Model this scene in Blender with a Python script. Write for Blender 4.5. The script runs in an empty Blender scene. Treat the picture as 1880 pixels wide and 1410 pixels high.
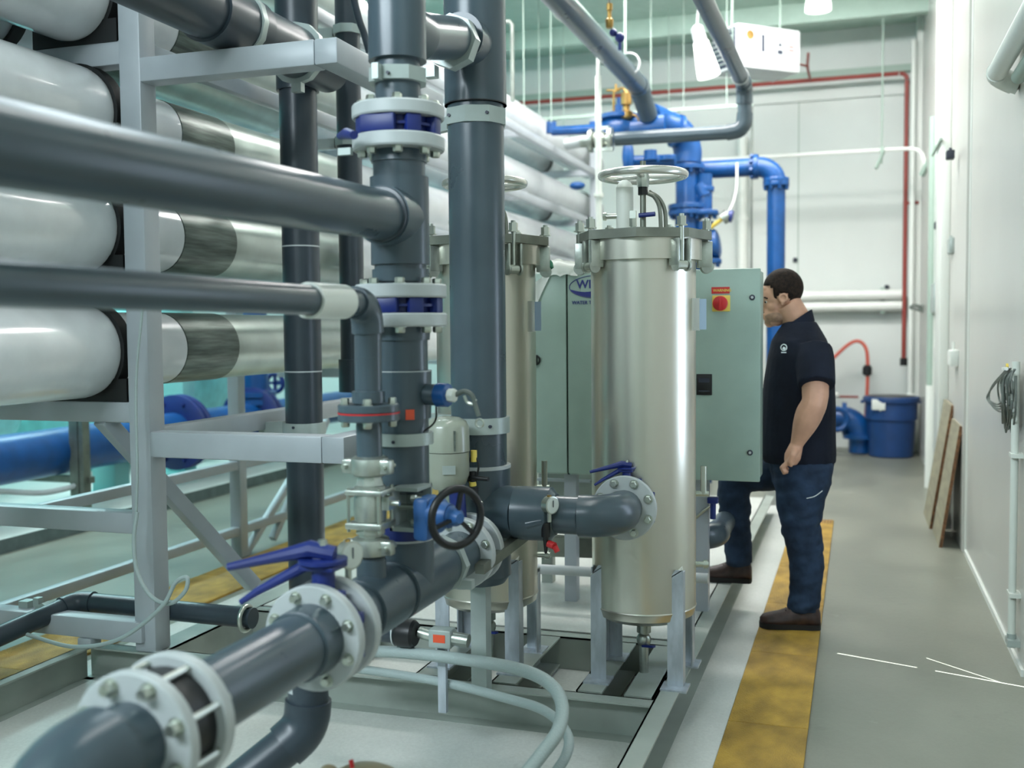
import bpy, bmesh, math, random
from mathutils import Vector, Matrix
random.seed(7)
S = bpy.context.scene
COL = S.collection
# ------------------------------------------------------------------ camera
# camera stands at (0,0,1.52); world +Y runs down the aisle, +X to the right wall
CAM = Vector((0, 0, 1.52)); FPX = 1930.0; CX, CY = 940.0, 705.0
_fy = Vector(((1575 - CX) / FPX, (595 - CY) / FPX, 1.0)).normalized()
_d = Vector((.0088, 1, 0)); _d.z = -(_d.dot(_fy)) / _fy.z; _d.normalize()
_r = _d.cross(_fy)
AX = (_r, _fy, -_d)                      # world axes in camera coordinates (x right, y down, z ahead)
cam = bpy.data.cameras.new('camera'); co = bpy.data.objects.new('camera', cam); COL.objects.link(co)
cam.sensor_width = 36; cam.lens = FPX / 1880 * 36; cam.clip_start = .05; cam.clip_end = 100
right = Vector((AX[0].x, AX[1].x, AX[2].x)); up = -Vector((AX[0].y, AX[1].y, AX[2].y)); back = -Vector((AX[0].z, AX[1].z, AX[2].z))
co.matrix_world = Matrix(((right.x, up.x, back.x, 0), (right.y, up.y, back.y, 0), (right.z, up.z, back.z, 1.52), (0, 0, 0, 1)))
cam.dof.use_dof = True; cam.dof.focus_distance = 4.1; cam.dof.aperture_fstop = 1.9
S.camera = co

def W(u, v, x=None, y=None, z=None):
    """world point seen at photo pixel (u,v) on the plane x=, y= or z="""
    c = Vector(((u - CX) / FPX, (v - CY) / FPX, 1)); r = Vector((c.dot(AX[0]), c.dot(AX[1]), c.dot(AX[2])))
    t = x / r.x if x is not None else (y / r.y if y is not None else (z - 1.52) / r.z)
    return CAM + r * t

# ------------------------------------------------------------------ world, exposure, lights
S.view_settings.view_transform = 'Standard'; S.view_settings.look = 'None'
S.view_settings.exposure = 0.0; S.view_settings.gamma = 1.0; S.view_settings.use_curve_mapping = False
wd = bpy.data.worlds.new('sky'); S.world = wd; wd.use_nodes = True
bg = wd.node_tree.nodes['Background']; bg.inputs[0].default_value = (.55, .75, 1, 1); bg.inputs[1].default_value = 2.0

def area(name, loc, sx, sy, power, col, target):
    l = bpy.data.lights.new(name, 'AREA'); l.shape = 'RECTANGLE'; l.size = sx; l.size_y = sy; l.energy = power; l.color = col
    o = bpy.data.objects.new(name, l); COL.objects.link(o); o.location = loc
    o.rotation_euler = (Vector(target) - Vector(loc)).to_track_quat('-Z', 'Y').to_euler(); return o
CW = (.98, 1.0, .98)
area('ceiling_light_aisle', (-.9, 3.6, 4.7), .5, 3.0, 45, CW, (-.9, 3.6, 0))
area('ceiling_light_mid', (-2.0, 8.2, 4.8), .8, 3.6, 270, (1, .97, .95), (-2.1, 8.2, 0))
area('ceiling_light_walk', (-.5, 8.4, 4.9), .4, 1.6, 22, (1, .97, .95), (-.5, 8.4, 0))
area('ceiling_light_end', (-.8, 9.8, 4.85), 3.0, .4, 170, (1, .97, .96), (-.8, 13.3, 1.5))
area('ceiling_light_rack', (-4.4, 5.0, 4.7), .6, 5.0, 170, (.84, .95, 1.0), (-4.2, 5.0, 0))
area('ceiling_light_tanks', (-7.6, 8.6, 4.7), 1.0, 5.0, 330, (.62, .96, 1.0), (-7.6, 8.6, 0))
area('fill_light_rear', (-3.3, -1.6, 4.2), 4.0, 1.0, 385, (.80, .92, 1.0), (-2.3, 4.5, 1.3))  # fill added behind the camera to brighten upright faces
# sun through gaps shaped beside the door in the right-hand wall, just outside the picture
sn = bpy.data.lights.new('sun', 'SUN'); sn.energy = 40; sn.angle = .006; sn.color = (.95, 1, .97)
so = bpy.data.objects.new('sun', sn); COL.objects.link(so); so.location = (5, 2, 6)
so.rotation_euler = Vector((-.90, .30, -1.05)).to_track_quat('-Z', 'Y').to_euler()

# ------------------------------------------------------------------ materials
def srgb(r, g, b):
    f = lambda c: (c / 255 / 12.92) if c <= 10 else (((c / 255) + .055) / 1.055) ** 2.4
    return (f(r), f(g), f(b), 1)
def mat(name, c, rough=.5, metal=0, var=.0, vscale=8, bump=0, bscale=60, c2=None, stretch=None, spec=.5, emit=0, coat=0, rvar=0, aniso=0):
    m = bpy.data.materials.new(name); m.use_nodes = True; nt = m.node_tree; b = nt.nodes['Principled BSDF']
    b.inputs['Base Color'].default_value = srgb(*c); b.inputs['Roughness'].default_value = rough; b.inputs['Metallic'].default_value = metal
    b.inputs['Specular IOR Level'].default_value = spec; b.inputs['Coat Weight'].default_value = coat; b.inputs['Coat Roughness'].default_value = .08
    if aniso: b.inputs['Anisotropic'].default_value = aniso
    if emit: b.inputs['Emission Color'].default_value = srgb(*c); b.inputs['Emission Strength'].default_value = emit
    tc = nt.nodes.new('ShaderNodeTexCoord'); mp = nt.nodes.new('ShaderNodeMapping'); nt.links.new(tc.outputs['Object'], mp.inputs[0])
    if stretch: mp.inputs['Scale'].default_value = stretch
    if var or c2:
        n = nt.nodes.new('ShaderNodeTexNoise'); n.inputs['Scale'].default_value = vscale; n.inputs['Detail'].default_value = 5
        nt.links.new(mp.outputs[0], n.inputs[0]); rp = nt.nodes.new('ShaderNodeValToRGB')
        rp.color_ramp.elements[0].position = .35; rp.color_ramp.elements[1].position = .68
        a = c2 if c2 else [max(0, x * (1 - var)) for x in c]; rp.color_ramp.elements[0].color = srgb(*a)
        rp.color_ramp.elements[1].color = srgb(*([min(255, x * (1 + var)) for x in c] if not c2 else c))
        nt.links.new(n.outputs[0], rp.inputs[0]); nt.links.new(rp.outputs[0], b.inputs['Base Color'])
        if rvar:
            mr = nt.nodes.new('ShaderNodeMapRange'); mr.inputs[3].default_value = rough - rvar; mr.inputs[4].default_value = rough + rvar
            nt.links.new(n.outputs[0], mr.inputs[0]); nt.links.new(mr.outputs[0], b.inputs['Roughness'])
    if bump:
        n2 = nt.nodes.new('ShaderNodeTexNoise'); n2.inputs['Scale'].default_value = bscale; n2.inputs['Detail'].default_value = 4
        nt.links.new(mp.outputs[0], n2.inputs[0]); bp = nt.nodes.new('ShaderNodeBump'); bp.inputs['Strength'].default_value = bump; bp.inputs['Distance'].default_value = .01
        nt.links.new(n2.outputs[0], bp.inputs['Height']); nt.links.new(bp.outputs[0], b.inputs['Normal'])
    return m
M = dict(
 pvc=mat('dark_grey_pvc', (66, 80, 88), .28, var=.05, vscale=5, bump=.02, bscale=25, rvar=.02),
 pvc2=mat('aged_dark_pvc', (50, 60, 68), .34, var=.06, vscale=6, rvar=.02),
 fl=mat('light_grey_flange', (178, 184, 184), .42, var=.03),
 strut=mat('light_grey_bracket', (165, 176, 172), .38, metal=.25, var=.04),
 frame=mat('pale_grey_frame_paint', (164, 171, 176), .38, var=.03, vscale=4),
 skid=mat('skid_grey_paint', (150, 158, 150), .42, var=.07, vscale=3, bump=.05),
 zinc=mat('zinc_bolt', (190, 195, 185), .28, metal=.9),
 blue=mat('bright_blue_pipe_paint', (8, 70, 130), .36, var=.08, vscale=7, coat=.05),
 navy=mat('navy_valve_paint', (20, 38, 106), .42, var=.08),
 blue2=mat('mid_blue_gearbox', (48, 92, 148), .4, var=.08),
 black=mat('black_plastic', (18, 20, 22), .4),
 rubber=mat('black_rubber', (14, 17, 18), .6),
 white=mat('white_vessel_gelcoat', (222, 226, 228), .22, var=.02, coat=.4),
 silver=mat('silver_wrap', (188, 198, 192), .30, metal=.6, var=.06, vscale=4, bump=.12, bscale=8),
 band=mat('grey_band', (104, 114, 108), .36, metal=.5, var=.18, vscale=18, stretch=(1, .25, 3)),
 pvcw=mat('white_plastic', (218, 222, 214), .35),
 rod=mat('hanger_rod_zinc', (150, 168, 158), .5, metal=.3), conduit=mat('white_conduit_paint', (208, 214, 206), .4),
 steel=mat('brushed_stainless', (208, 205, 193), .30, metal=.9, var=.015, vscale=2, stretch=(3, 3, .5), bump=.015, bscale=30),
 steel2=mat('cast_stainless', (178, 184, 176), .33, metal=.8, var=.1, vscale=14, bump=.1, bscale=50),
 steeld=mat('dull_stainless_plate', (128, 132, 122), .45, metal=.8, var=.1),
 chrome=mat('polished_steel', (214, 214, 206), .26, metal=.75),
 leg=mat('galvanised_leg', (176, 184, 192), .35, metal=.35, var=.08, stretch=(3, 3, 1)),
 panel=mat('grey_green_cabinet_paint', (150, 172, 160), .42, var=.02, bump=.03, bscale=120),
 paneledge=mat('cabinet_seam', (32, 40, 38), .7),
 red=mat('red_plastic', (196, 44, 46), .4), orange=mat('orange_sticker', (222, 84, 50), .5),
 yellow=mat('yellow_plate', (226, 200, 92), .45), brass=mat('brass', (160, 128, 72), .3, metal=.8, var=.15),
 redpipe=mat('red_sprinkler_paint', (140, 58, 50), .45), hosered=mat('orange_red_hose', (196, 92, 76), .5),
 green=mat('green_cap', (48, 130, 100), .45),
 ply=mat('plywood_face', (146, 140, 118), .6, var=.07, vscale=3, stretch=(1, 1, 6)), plyedge=mat('plywood_edge', (120, 84, 56), .7, var=.2, vscale=40),
 can=mat('dark_blue_plastic_bin', (26, 62, 114), .42, var=.05), cable=mat('grey_cable', (96, 104, 98), .5, var=.15),
 hose=mat('grey_flexible_conduit', (156, 170, 168), .45, bump=.25, bscale=160),
 cream=mat('cream_actuator_paint', (146, 152, 138), .28, var=.04, coat=.3),
 tank=mat('pale_teal_tank', (128, 200, 198), .4, var=.05), tealp=mat('teal_painted_steel', (138, 200, 196), .4),
 navyink=mat('navy_print', (40, 48, 120), .5), ink=mat('dark_print', (40, 46, 60), .5), whiteink=mat('white_stitching', (220, 228, 228), .6),
 paper=mat('white_paper_label', (205, 212, 205), .6), bluefilm=mat('blue_plastic_film', (150, 170, 190), .3),
 amber=mat('brass_cap_paint', (150, 140, 112), .35, metal=.4),
 lampw=mat('lamp_lens', (250, 252, 245), .5, emit=1.7),
 skin=mat('skin', (196, 150, 124), .5, var=.05, vscale=12), hair=mat('dark_brown_hair', (36, 27, 21), .75, var=.3, vscale=60, spec=.2, bump=.4, bscale=150),
 shirt=mat('black_navy_cotton', (25, 30, 42), .85, var=.12, vscale=6, bump=.5, bscale=14, spec=.2),
 jean=mat('blue_denim', (40, 55, 76), .8, var=.22, vscale=9, bump=.6, bscale=16, spec=.2),
 shoe=mat('dark_brown_leather', (62, 44, 40), .45, var=.25, vscale=20), sole=mat('black_shoe_sole', (22, 22, 22), .7),
 eyew=mat('eye_white', (220, 220, 215), .3),
)
M['stubble'] = mat('stubbled_skin', (150, 118, 96), .6, var=.1, vscale=60)
# concrete floor: blotches and fine grain
def concrete(name, c, c2, rough):
    m = mat(name, c, rough, c2=c2, vscale=1.7, bump=.08, bscale=35, rvar=.1, stretch=(1, .6, 1)); nt = m.node_tree; b = nt.nodes['Principled BSDF']
    ramp = b.inputs['Base Color'].links[0].from_node; tc = [n for n in nt.nodes if n.type == 'TEX_COORD'][0]
    src = ramp.outputs[0]
    # darker scuffs and pale dusty patches laid over the base tone, then fine grain
    for sc, lo, hi, col, amt in ((3.1, .60, .72, (92, 94, 84), .45), (2.3, .63, .75, (206, 210, 200), .40), (90, .35, .65, (96, 98, 90), .16)):
        n = nt.nodes.new('ShaderNodeTexNoise'); n.inputs['Scale'].default_value = sc; n.inputs['Detail'].default_value = 8; n.inputs['Roughness'].default_value = .65; n.noise_dimensions = '4D'; n.inputs['W'].default_value = sc
        mr = nt.nodes.new('ShaderNodeMapRange'); mr.inputs[1].default_value = lo; mr.inputs[2].default_value = hi; mr.inputs[4].default_value = amt
        mx = nt.nodes.new('ShaderNodeMix'); mx.data_type = 'RGBA'; mx.inputs[7].default_value = srgb(*col)
        nt.links.new(tc.outputs['Object'], n.inputs[0]); nt.links.new(n.outputs[0], mr.inputs[0]); nt.links.new(mr.outputs[0], mx.inputs[0]); nt.links.new(src, mx.inputs[6]); src = mx.outputs[2]
    nt.links.new(src, b.inputs['Base Color']); return m
M['floor'] = concrete('sealed_concrete', (138, 140, 127), (116, 119, 107), .36)
M['pad'] = concrete('pale_painted_concrete', (212, 214, 208), (192, 196, 190), .40)
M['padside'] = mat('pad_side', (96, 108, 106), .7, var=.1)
M['wallr'] = mat('white_wall_panel', (192, 192, 186), .28, var=.015, vscale=1.2, bump=.02, bscale=300)
M['wallf'] = mat('white_painted_block_wall', (206, 212, 208), .6, var=.02, vscale=1)
M['walll'] = mat('teal_white_wall', (128, 194, 194), .6, var=.03)
M['ceil'] = mat('ceiling_paint', (172, 194, 182), .8, var=.02)
M['trimw'] = mat('white_trim', (222, 226, 220), .35)
M['trimg'] = mat('green_grey_trim', (150, 170, 158), .5)
M['grate'] = mat('yellow_fibreglass_grating', (192, 154, 62), .6, c2=(142, 112, 42), vscale=5, bump=.7, bscale=110, stretch=(1.5, 1, 1))
M['glass'] = mat('daylit_frosted_glass', (215, 232, 255), .3, emit=5)

# ------------------------------------------------------------------ mesh builder
def basis(ax):
    a = Vector(ax).normalized(); h = Vector((0, 0, 1)) if abs(a.z) < .9 else Vector((1, 0, 0))
    u = a.cross(h).normalized(); return a, u, a.cross(u).normalized()
class MB:
    def __init__(s): s.b = bmesh.new()
    def box(s, c, d, R=None, bev=0):
        R = R or Matrix.Identity(3); vs = []
        for i in (-1, 1):
            for j in (-1, 1):
                for k in (-1, 1): vs.append(s.b.verts.new(Vector(c) + R @ Vector((i * d[0] / 2, j * d[1] / 2, k * d[2] / 2))))
        fs = [s.b.faces.new([vs[q] for q in f]) for f in ((0, 1, 3, 2), (4, 6, 7, 5), (0, 4, 5, 1), (2, 3, 7, 6), (0, 2, 6, 4), (1, 5, 7, 3))]
        if bev:
            es = {e for f in fs for e in f.edges}; bmesh.ops.bevel(s.b, geom=list(es), offset=bev, segments=2, affect='EDGES', profile=.5)
        return s
    def b2(s, p, q, bev=0):
        p, q = Vector(p), Vector(q); return s.box((p + q) / 2, [abs(v) for v in (q - p)], bev=bev)
    def bar(s, p, q, w, h, up=(0, 0, 1), bev=0):
        p, q = Vector(p), Vector(q); a = (q - p).normalized(); u = Vector(up); x = a.cross(u)
        if x.length < 1e-4: x = a.cross(Vector((0, 1, 0)))
        x.normalize(); z = x.cross(a); R = Matrix((a, x, z)).transposed(); return s.box((p + q) / 2, ((q - p).length, w, h), R, bev)
    def lathe(s, o, ax, prof, n=28, cap=True, a0=0, a1=None):
        o = Vector(o); a, u, w = basis(ax); rings = []
        for (t, r) in prof:
            rings.append([s.b.verts.new(o + a * t + (u * math.cos(k * math.tau / n) + w * math.sin(k * math.tau / n)) * max(r, 1e-4)) for k in range(n)])
        for p, q in zip(rings, rings[1:]):
            for k in range(n): s.b.faces.new((p[k], p[(k + 1) % n], q[(k + 1) % n], q[k]))
        if cap: s.b.faces.new(rings[0][::-1]); s.b.faces.new(rings[-1])
        return s
    def cyl(s, p, q, r, r2=None, n=24):
        p, q = Vector(p), Vector(q); return s.lathe(p, q - p, [(0, r), ((q - p).length, r if r2 is None else r2)], n)
    def tube(s, pts, r, n=16, closed=False):
        pts = [Vector(p) for p in pts]; N = len(pts); rings = []; pu = None
        for i, p in enumerate(pts):
            a = pts[(i + 1) % N] - pts[i - 1] if (closed or 0 < i < N - 1) else (pts[1] - pts[0] if i == 0 else pts[-1] - pts[-2])
            a.normalize()
            if pu is None: pu = basis(a)[1]
            u = (pu - a * pu.dot(a)).normalized(); w = a.cross(u); pu = u
            rr = r[i] if isinstance(r, (list, tuple)) else r
            rings.append([s.b.verts.new(p + (u * math.cos(k * math.tau / n) + w * math.sin(k * math.tau / n)) * rr) for k in range(n)])
        for i in range(N if closed else N - 1):
            p, q = rings[i], rings[(i + 1) % N]
            for k in range(n): s.b.faces.new((p[k], p[(k + 1) % n], q[(k + 1) % n], q[k]))
        if not closed: s.b.faces.new(rings[0][::-1]); s.b.faces.new(rings[-1])
        return s
    def torus(s, c, ax, R, r, n=40, m=12):
        a, u, w = basis(ax); c = Vector(c); return s.tube([c + (u * math.cos(k * math.tau / n) + w * math.sin(k * math.tau / n)) * R for k in range(n)], r, m, True)
    def ball(s, c, r, sc=(1, 1, 1), n=16):
        k = bmesh.ops.create_uvsphere(s.b, u_segments=n, v_segments=n // 2 + 2, radius=1)
        for v in k['verts']: v.co = Vector(c) + Vector((v.co.x * sc[0], v.co.y * sc[1], v.co.z * sc[2])) * r
        return s
    def prism(s, pts, off):
        a = [s.b.verts.new(Vector(p)) for p in pts]; b = [s.b.verts.new(Vector(p) + Vector(off)) for p in pts]; n = len(a)
        s.b.faces.new(a); s.b.faces.new(b[::-1])
        for i in range(n): s.b.faces.new((a[i], a[(i + 1) % n], b[(i + 1) % n], b[i]))
        return s
    def loft(s, rings):
        rs = [[s.b.verts.new(Vector(p)) for p in r] for r in rings]; n = len(rs[0])
        for p, q in zip(rs, rs[1:]):
            for k in range(n): s.b.faces.new((p[k], p[(k + 1) % n], q[(k + 1) % n], q[k]))
        s.b.faces.new(rs[0][::-1]); s.b.faces.new(rs[-1]); return s
ORG = {}
def put(name, b, m, parent=None, smooth=True, ang=.6):
    if isinstance(b, MB): b = b.b
    bmesh.ops.recalc_face_normals(b, faces=b.faces)
    for f in b.faces: f.smooth = smooth
    if smooth:
        for e in b.edges:
            if len(e.link_faces) == 2 and e.calc_face_angle(0) > ang: e.smooth = False
    lo = Vector([min(v.co[i] for v in b.verts) for i in range(3)]); hi = Vector([max(v.co[i] for v in b.verts) for i in range(3)])
    c = Vector(((lo.x + hi.x) / 2, (lo.y + hi.y) / 2, lo.z if parent is None else (lo.z + hi.z) / 2))
    for v in b.verts: v.co -= c
    me = bpy.data.meshes.new(name); b.to_mesh(me); b.free(); me.materials.append(M[m] if isinstance(m, str) else m)
    o = bpy.data.objects.new(name, me); COL.objects.link(o); ORG[o.name] = c
    if parent is not None: o.parent = parent; o.location = c - ORG[parent.name]
    else: o.location = c
    return o
def tag(o, label=None, cat=None, group=None, kind=None):
    for k, v in (('label', label), ('category', cat), ('group', group), ('kind', kind)):
        if v: o[k] = v
    return o
def thing(name, loc, label, cat, group=None):
    o = bpy.data.objects.new(name, None); COL.objects.link(o); o.location = loc; o.empty_display_size = .05; ORG[o.name] = Vector(loc)
    return tag(o, label, cat, group)
def struct(name, b, m, parent=None): o = put(name, b, m, parent); return tag(o, kind='structure') if parent is None else o
def copytree(o, parent=None, off=(0, 0, 0)):
    c = o.copy(); COL.objects.link(c); c.parent = parent; ORG[c.name] = ORG[o.name] + Vector(off)
    if parent is None: c.location = o.location + Vector(off)
    for ch in list(o.children): copytree(ch, c, off)
    return c
def arc(p0, c, p1, R, n=8):
    """points of a fillet of radius R at corner c"""
    p0, c, p1 = Vector(p0), Vector(c), Vector(p1); a = (p0 - c).normalized(); b = (p1 - c).normalized(); th = a.angle(b)
    t = R / math.tan(th / 2); cc = c + (a + b).normalized() * (R / math.sin(th / 2)); s = c + a * t - cc; e = c + b * t - cc; out = []
    tot = s.angle(e); ax = s.cross(e).normalized()
    for i in range(n + 1): out.append(cc + Matrix.Rotation(tot * i / n, 3, ax) @ s)
    return out
def smoothpts(pts, n=6):
    P = [Vector(p) for p in pts]; P = [P[0] * 2 - P[1]] + P + [P[-1] * 2 - P[-2]]; out = []
    for i in range(1, len(P) - 2):
        for k in range(n):
            t = k / n; a, b, c, d = P[i - 1:i + 3]
            out.append(.5 * ((2 * b) + (c - a) * t + (2 * a - 5 * b + 4 * c - d) * t * t + (3 * b - a - 3 * c + d) * t ** 3))
    return out + [P[-2]]
def run(root, pts, r, m='pvc', R=None, sock=.5, fr=1.14, fit=True, n=24, pname='pipe', ename='elbow'):
    """pipe run: straight pipes with socketed elbows at every bend, each its own part"""
    pts = [Vector(p) for p in pts]; R = R or r * 1.6; ends = [pts[0]]
    for i in range(1, len(pts) - 1):
        a = arc(pts[i - 1], pts[i], pts[i + 1], R); da = (a[0] - a[1]).normalized(); db = (a[-1] - a[-2]).normalized(); L = r * sock * 2
        put(pname, MB().cyl(ends[-1], a[0] + da * L * .8, r, n=n), m, root)
        if fit:
            b = MB(); path = [a[0] + da * L, a[0] + da * .001] + a[1:-1] + [a[-1] + db * .001, a[-1] + db * L]
            b.tube(path, [r * fr * 1.0] * len(path), n); put(ename, b, m, root)
        else: put(ename, MB().tube([a[0] + da * .01] + a + [a[-1] + db * .01], r, n), m, root)
        ends.append(a[-1] + db * L * .8)
    put(pname, MB().cyl(ends[-1], pts[-1], r, n=n), m, root)
def flange(root, c, ax, ro, th, ri, nb=8, m='fl', bm='zinc', bolt=.011, side=(1, 1), bl=.016, name='flange', ph=.5):
    """flange disc with a row of hex bolt heads on the sides asked for"""
    a, u, w = basis(ax); c = Vector(c)
    f = put(name, MB().lathe(c - a * th / 2, a, [(0, ri), (0, ro * .975), (th * .12, ro), (th * .88, ro), (th, ro * .975), (th, ri)], 40), m, root)
    first = None
    for k in range(nb if any(side) else 0):
        t = (k + ph) * math.tau / nb; p = c + (u * math.cos(t) + w * math.sin(t)) * (ri + (ro - ri) * .56)
        if first is None:
            b = MB()
            for s_, on in zip((-1, 1), side):
                if on:
                    b.lathe(p + a * s_ * th / 2, a * s_, [(0, bolt * 1.35), (.002, bolt * 1.35)], 14); b.lathe(p + a * s_ * (th / 2 + .002), a * s_, [(0, bolt), (bl * .8, bolt), (bl, bolt * .85)], 6)
            first = put('bolt', b, bm, f); fo = p
        else:
            o = first.copy(); COL.objects.link(o); o.location = first.location + (p - fo)
    return f
def strap(root, c, ax, r, w, m='strut', name='clamp', open_dir=None, t=.006):
    """pipe clamp: band with two ears and a bolt"""
    a, u, v = basis(ax); c = Vector(c)
    o = put(name, MB().lathe(c - a * w / 2, a, [(0, r), (0, r + t), (w, r + t), (w, r)], 8 if open_dir is None else 32), m, root)
    return o
def text(name, body, loc, size, R, m, root, ext=.001):
    cu = bpy.data.curves.new(name, 'FONT'); cu.body = body; cu.size = size; cu.extrude = ext; cu.offset = size * .02
    t = bpy.data.objects.new(name, cu); COL.objects.link(t); bpy.context.view_layer.update()
    me = bpy.data.meshes.new_from_object(t); bpy.data.objects.remove(t); me.materials.clear(); me.materials.append(M[m])
    me.transform(R.to_4x4()); o = bpy.data.objects.new(name, me); COL.objects.link(o); o.parent = root; o.location = Vector(loc) - ORG[root.name]; ORG[o.name] = Vector(loc); return o
# ================================================================== THE SETTING
XW, YF, ZC = .69, 13.6, 5.1            # right wall, far wall, ceiling
XL, YB = -9.6, -2.6
struct('floor', MB().b2((XL - .1, YB - .1, -.12), (XW + .3, YF + .2, 0)), 'floor')
# right wall in panels, with an opening for the door that stands just out of the picture and added gaps beside it for the sun streaks
rw = struct('wall_right', MB().b2((XW, 5.15, 0), (XW + .12, 7.46, ZC)), 'wallr')
# added unseen sheet beside the door, its gaps shaped to throw sun streaks
T5 = (.005, 0, 0); g = lambda *p: [(XW, a, b) for a, b in p]
put('wall_panel', MB().b2((XW, 4.60, 0), (XW + .005, 4.755, 2.2)), 'wallr', rw)
for z0_, z1_ in ((0, .02), (.42, .50), (.90, 2.2)): put('sun_gap_bridge', MB().b2((XW, 4.755, z0_), (XW + .005, 4.767, z1_)), 'wallr', rw)
put('wall_panel', MB().prism(g((4.767, 0), (5.15, 0), (5.15, .45), (4.940, .45), (4.767, .1175)), T5), 'wallr', rw, smooth=False)
put('wall_panel', MB().prism(g((4.767, .141), (4.926, .45), (4.767, .45)), T5), 'wallr', rw, smooth=False)
put('wall_panel', MB().b2((XW, 4.767, .45), (XW + .005, 5.15, 2.2)).b2((XW, 4.767, 2.2), (XW + .12, 5.15, ZC)), 'wallr', rw)
put('wall_panel', MB().b2((XW, 7.5, 0), (XW + .12, 8.4, ZC)), 'wallr', rw)
put('wall_panel', MB().b2((XW, 8.4, 0), (XW + .12, YF, ZC)), 'wallr', rw)
put('wall_panel', MB().b2((XW, YB, 0), (XW + .12, 3.80, ZC)), 'wallr', rw)
put('wall_panel', MB().b2((XW, 3.80, 2.2), (XW + .12, 4.767, ZC)), 'wallr', rw)
put('wall_panel', MB().b2((XW, 3.80, 0), (XW + .12, 4.60, .05)), 'wallr', rw)
put('seam_cover', MB().b2((XW - .006, 7.45, 0), (XW, 7.51, ZC)), 'trimw', rw)
put('seam_cover', MB().b2((XW - .006, 8.36, 0), (XW, 8.41, ZC)), 'trimw', rw)
dr = struct('door_1', MB().b2((XW + .02, 3.80, .05), (XW + .07, 4.05, 2.2)).b2((XW + .02, 4.48, .05), (XW + .07, 4.60, 2.2)).b2((XW + .02, 4.05, .05), (XW + .07, 4.48, .85)).b2((XW + .02, 4.05, 2.1), (XW + .07, 4.48, 2.2)), 'trimw')
put('door_pane', MB().b2((XW + .03, 4.05, .85), (XW + .05, 4.48, 2.1)), 'glass', dr)
put('door_handle', MB().cyl((XW + .02, 3.9, 1.0), (XW - .05, 3.9, 1.0), .012).cyl((XW - .05, 3.9, 1.0), (XW - .05, 4.0, 1.0), .01), 'zinc', dr)
# pilaster and the recessed corner beyond it
struct('trim_1', MB().b2((XW - .07, 9.05, 0), (XW, 9.62, ZC), bev=.008), 'trimw')
struct('trim_2', MB().b2((XW - .035, 10.3, 0), (XW, 10.42, ZC)), 'trimw')
struct('trim_3', MB().b2((XW - .06, 13.3, 0), (XW, YF, ZC)), 'trimw')
struct('trim_4', MB().b2((XW - .02, 7.51, 0), (XW, 8.36, ZC)), 'wallr')
fw = struct('wall_far', MB().b2((XL, YF, 0), (XW, YF + .12, ZC)), 'wallf')
put('wall_ledge', MB().b2((XL, YF - .10, 4.52), (XW, YF, 4.60)), 'trimg', fw)
put('wall_ledge', MB().b2((XL, YF - .05, 4.26), (XW, YF, 4.34)), 'wallf', fw)
for xx in (-2.2, -.72):
    put('wall_joint', MB().b2((xx, YF - .004, 0), (xx + .012, YF, 4.26)), 'trimg', fw)
struct('wall_left', MB().b2((XL - .1, YB, 0), (XL, YF, ZC)), 'walll')
bw = struct('wall_back', MB().b2((XL, YB - .12, 0), (XW, YB, ZC)), 'wallf')
cl = struct('ceiling', MB().b2((XL, YB, ZC), (XW + .1, YF, ZC + .1)), 'ceil')
for yy in (1.5, 4.5, 7.5, 10.2, 12.35):
    put('roof_beam', MB().b2((XL, yy, ZC - .22), (XW, yy + .14, ZC)), 'ceil', cl)
struct('trim_5', MB().b2((XW - .012, 4.9, 0), (XW, 7.45, .03)), 'trimw')

# pale concrete slabs under the equipment skid and under the pump line
struct('floor_slab_1', MB().b2((-3.35, .2, 0), (-.46, 9.0, .006)), 'pad')
sl = struct('floor_slab_2', MB().b2((-9.4, 5.0, 0), (-5.55, 13.0, .10)), 'pad')
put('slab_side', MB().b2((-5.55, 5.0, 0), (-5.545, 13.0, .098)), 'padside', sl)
struct('floor_slab_3', MB().b2((-9.4, -1.0, 0), (-6.0, 4.9, .09)), 'pad')

def grating(x0, x1, ys, label, slots):
    t = thing('floor_grating', ((x0 + x1) / 2, ys[0], 0), label, 'grating')
    for a, b in zip(ys, ys[1:]):
        put('grating_panel', MB().b2((x0, a + .002, -.01), (x1, b - .002, .012), bev=.002), 'grate', t)
    if slots:
        b = MB(); n = 13
        for k in range(n):
            xx = x0 + .02 + k * (x1 - x0 - .04) / (n - 1)
            for q in range(2): b.b2((xx - .006, ys[-1] - .16 + q * .08, .0122), (xx + .006, ys[-1] - .10 + q * .08, .0135))
        put('drain_slots', b, 'plyedge', t)
    return t
grating(-.458, -.164, (.4, 1.3, 2.2, 3.1, 4.0, 4.9, 5.8, 6.7, 7.6, 8.42), 'long yellow trench grating on the aisle floor beside the skid, under the man', True)
grating(-3.84, -3.42, (1.0, 1.9, 2.8, 3.7, 4.6, 5.5, 6.4, 7.3, 8.2, 9.1), 'yellow trench grating behind the pale frame, left of the equipment skid', False)

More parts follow.
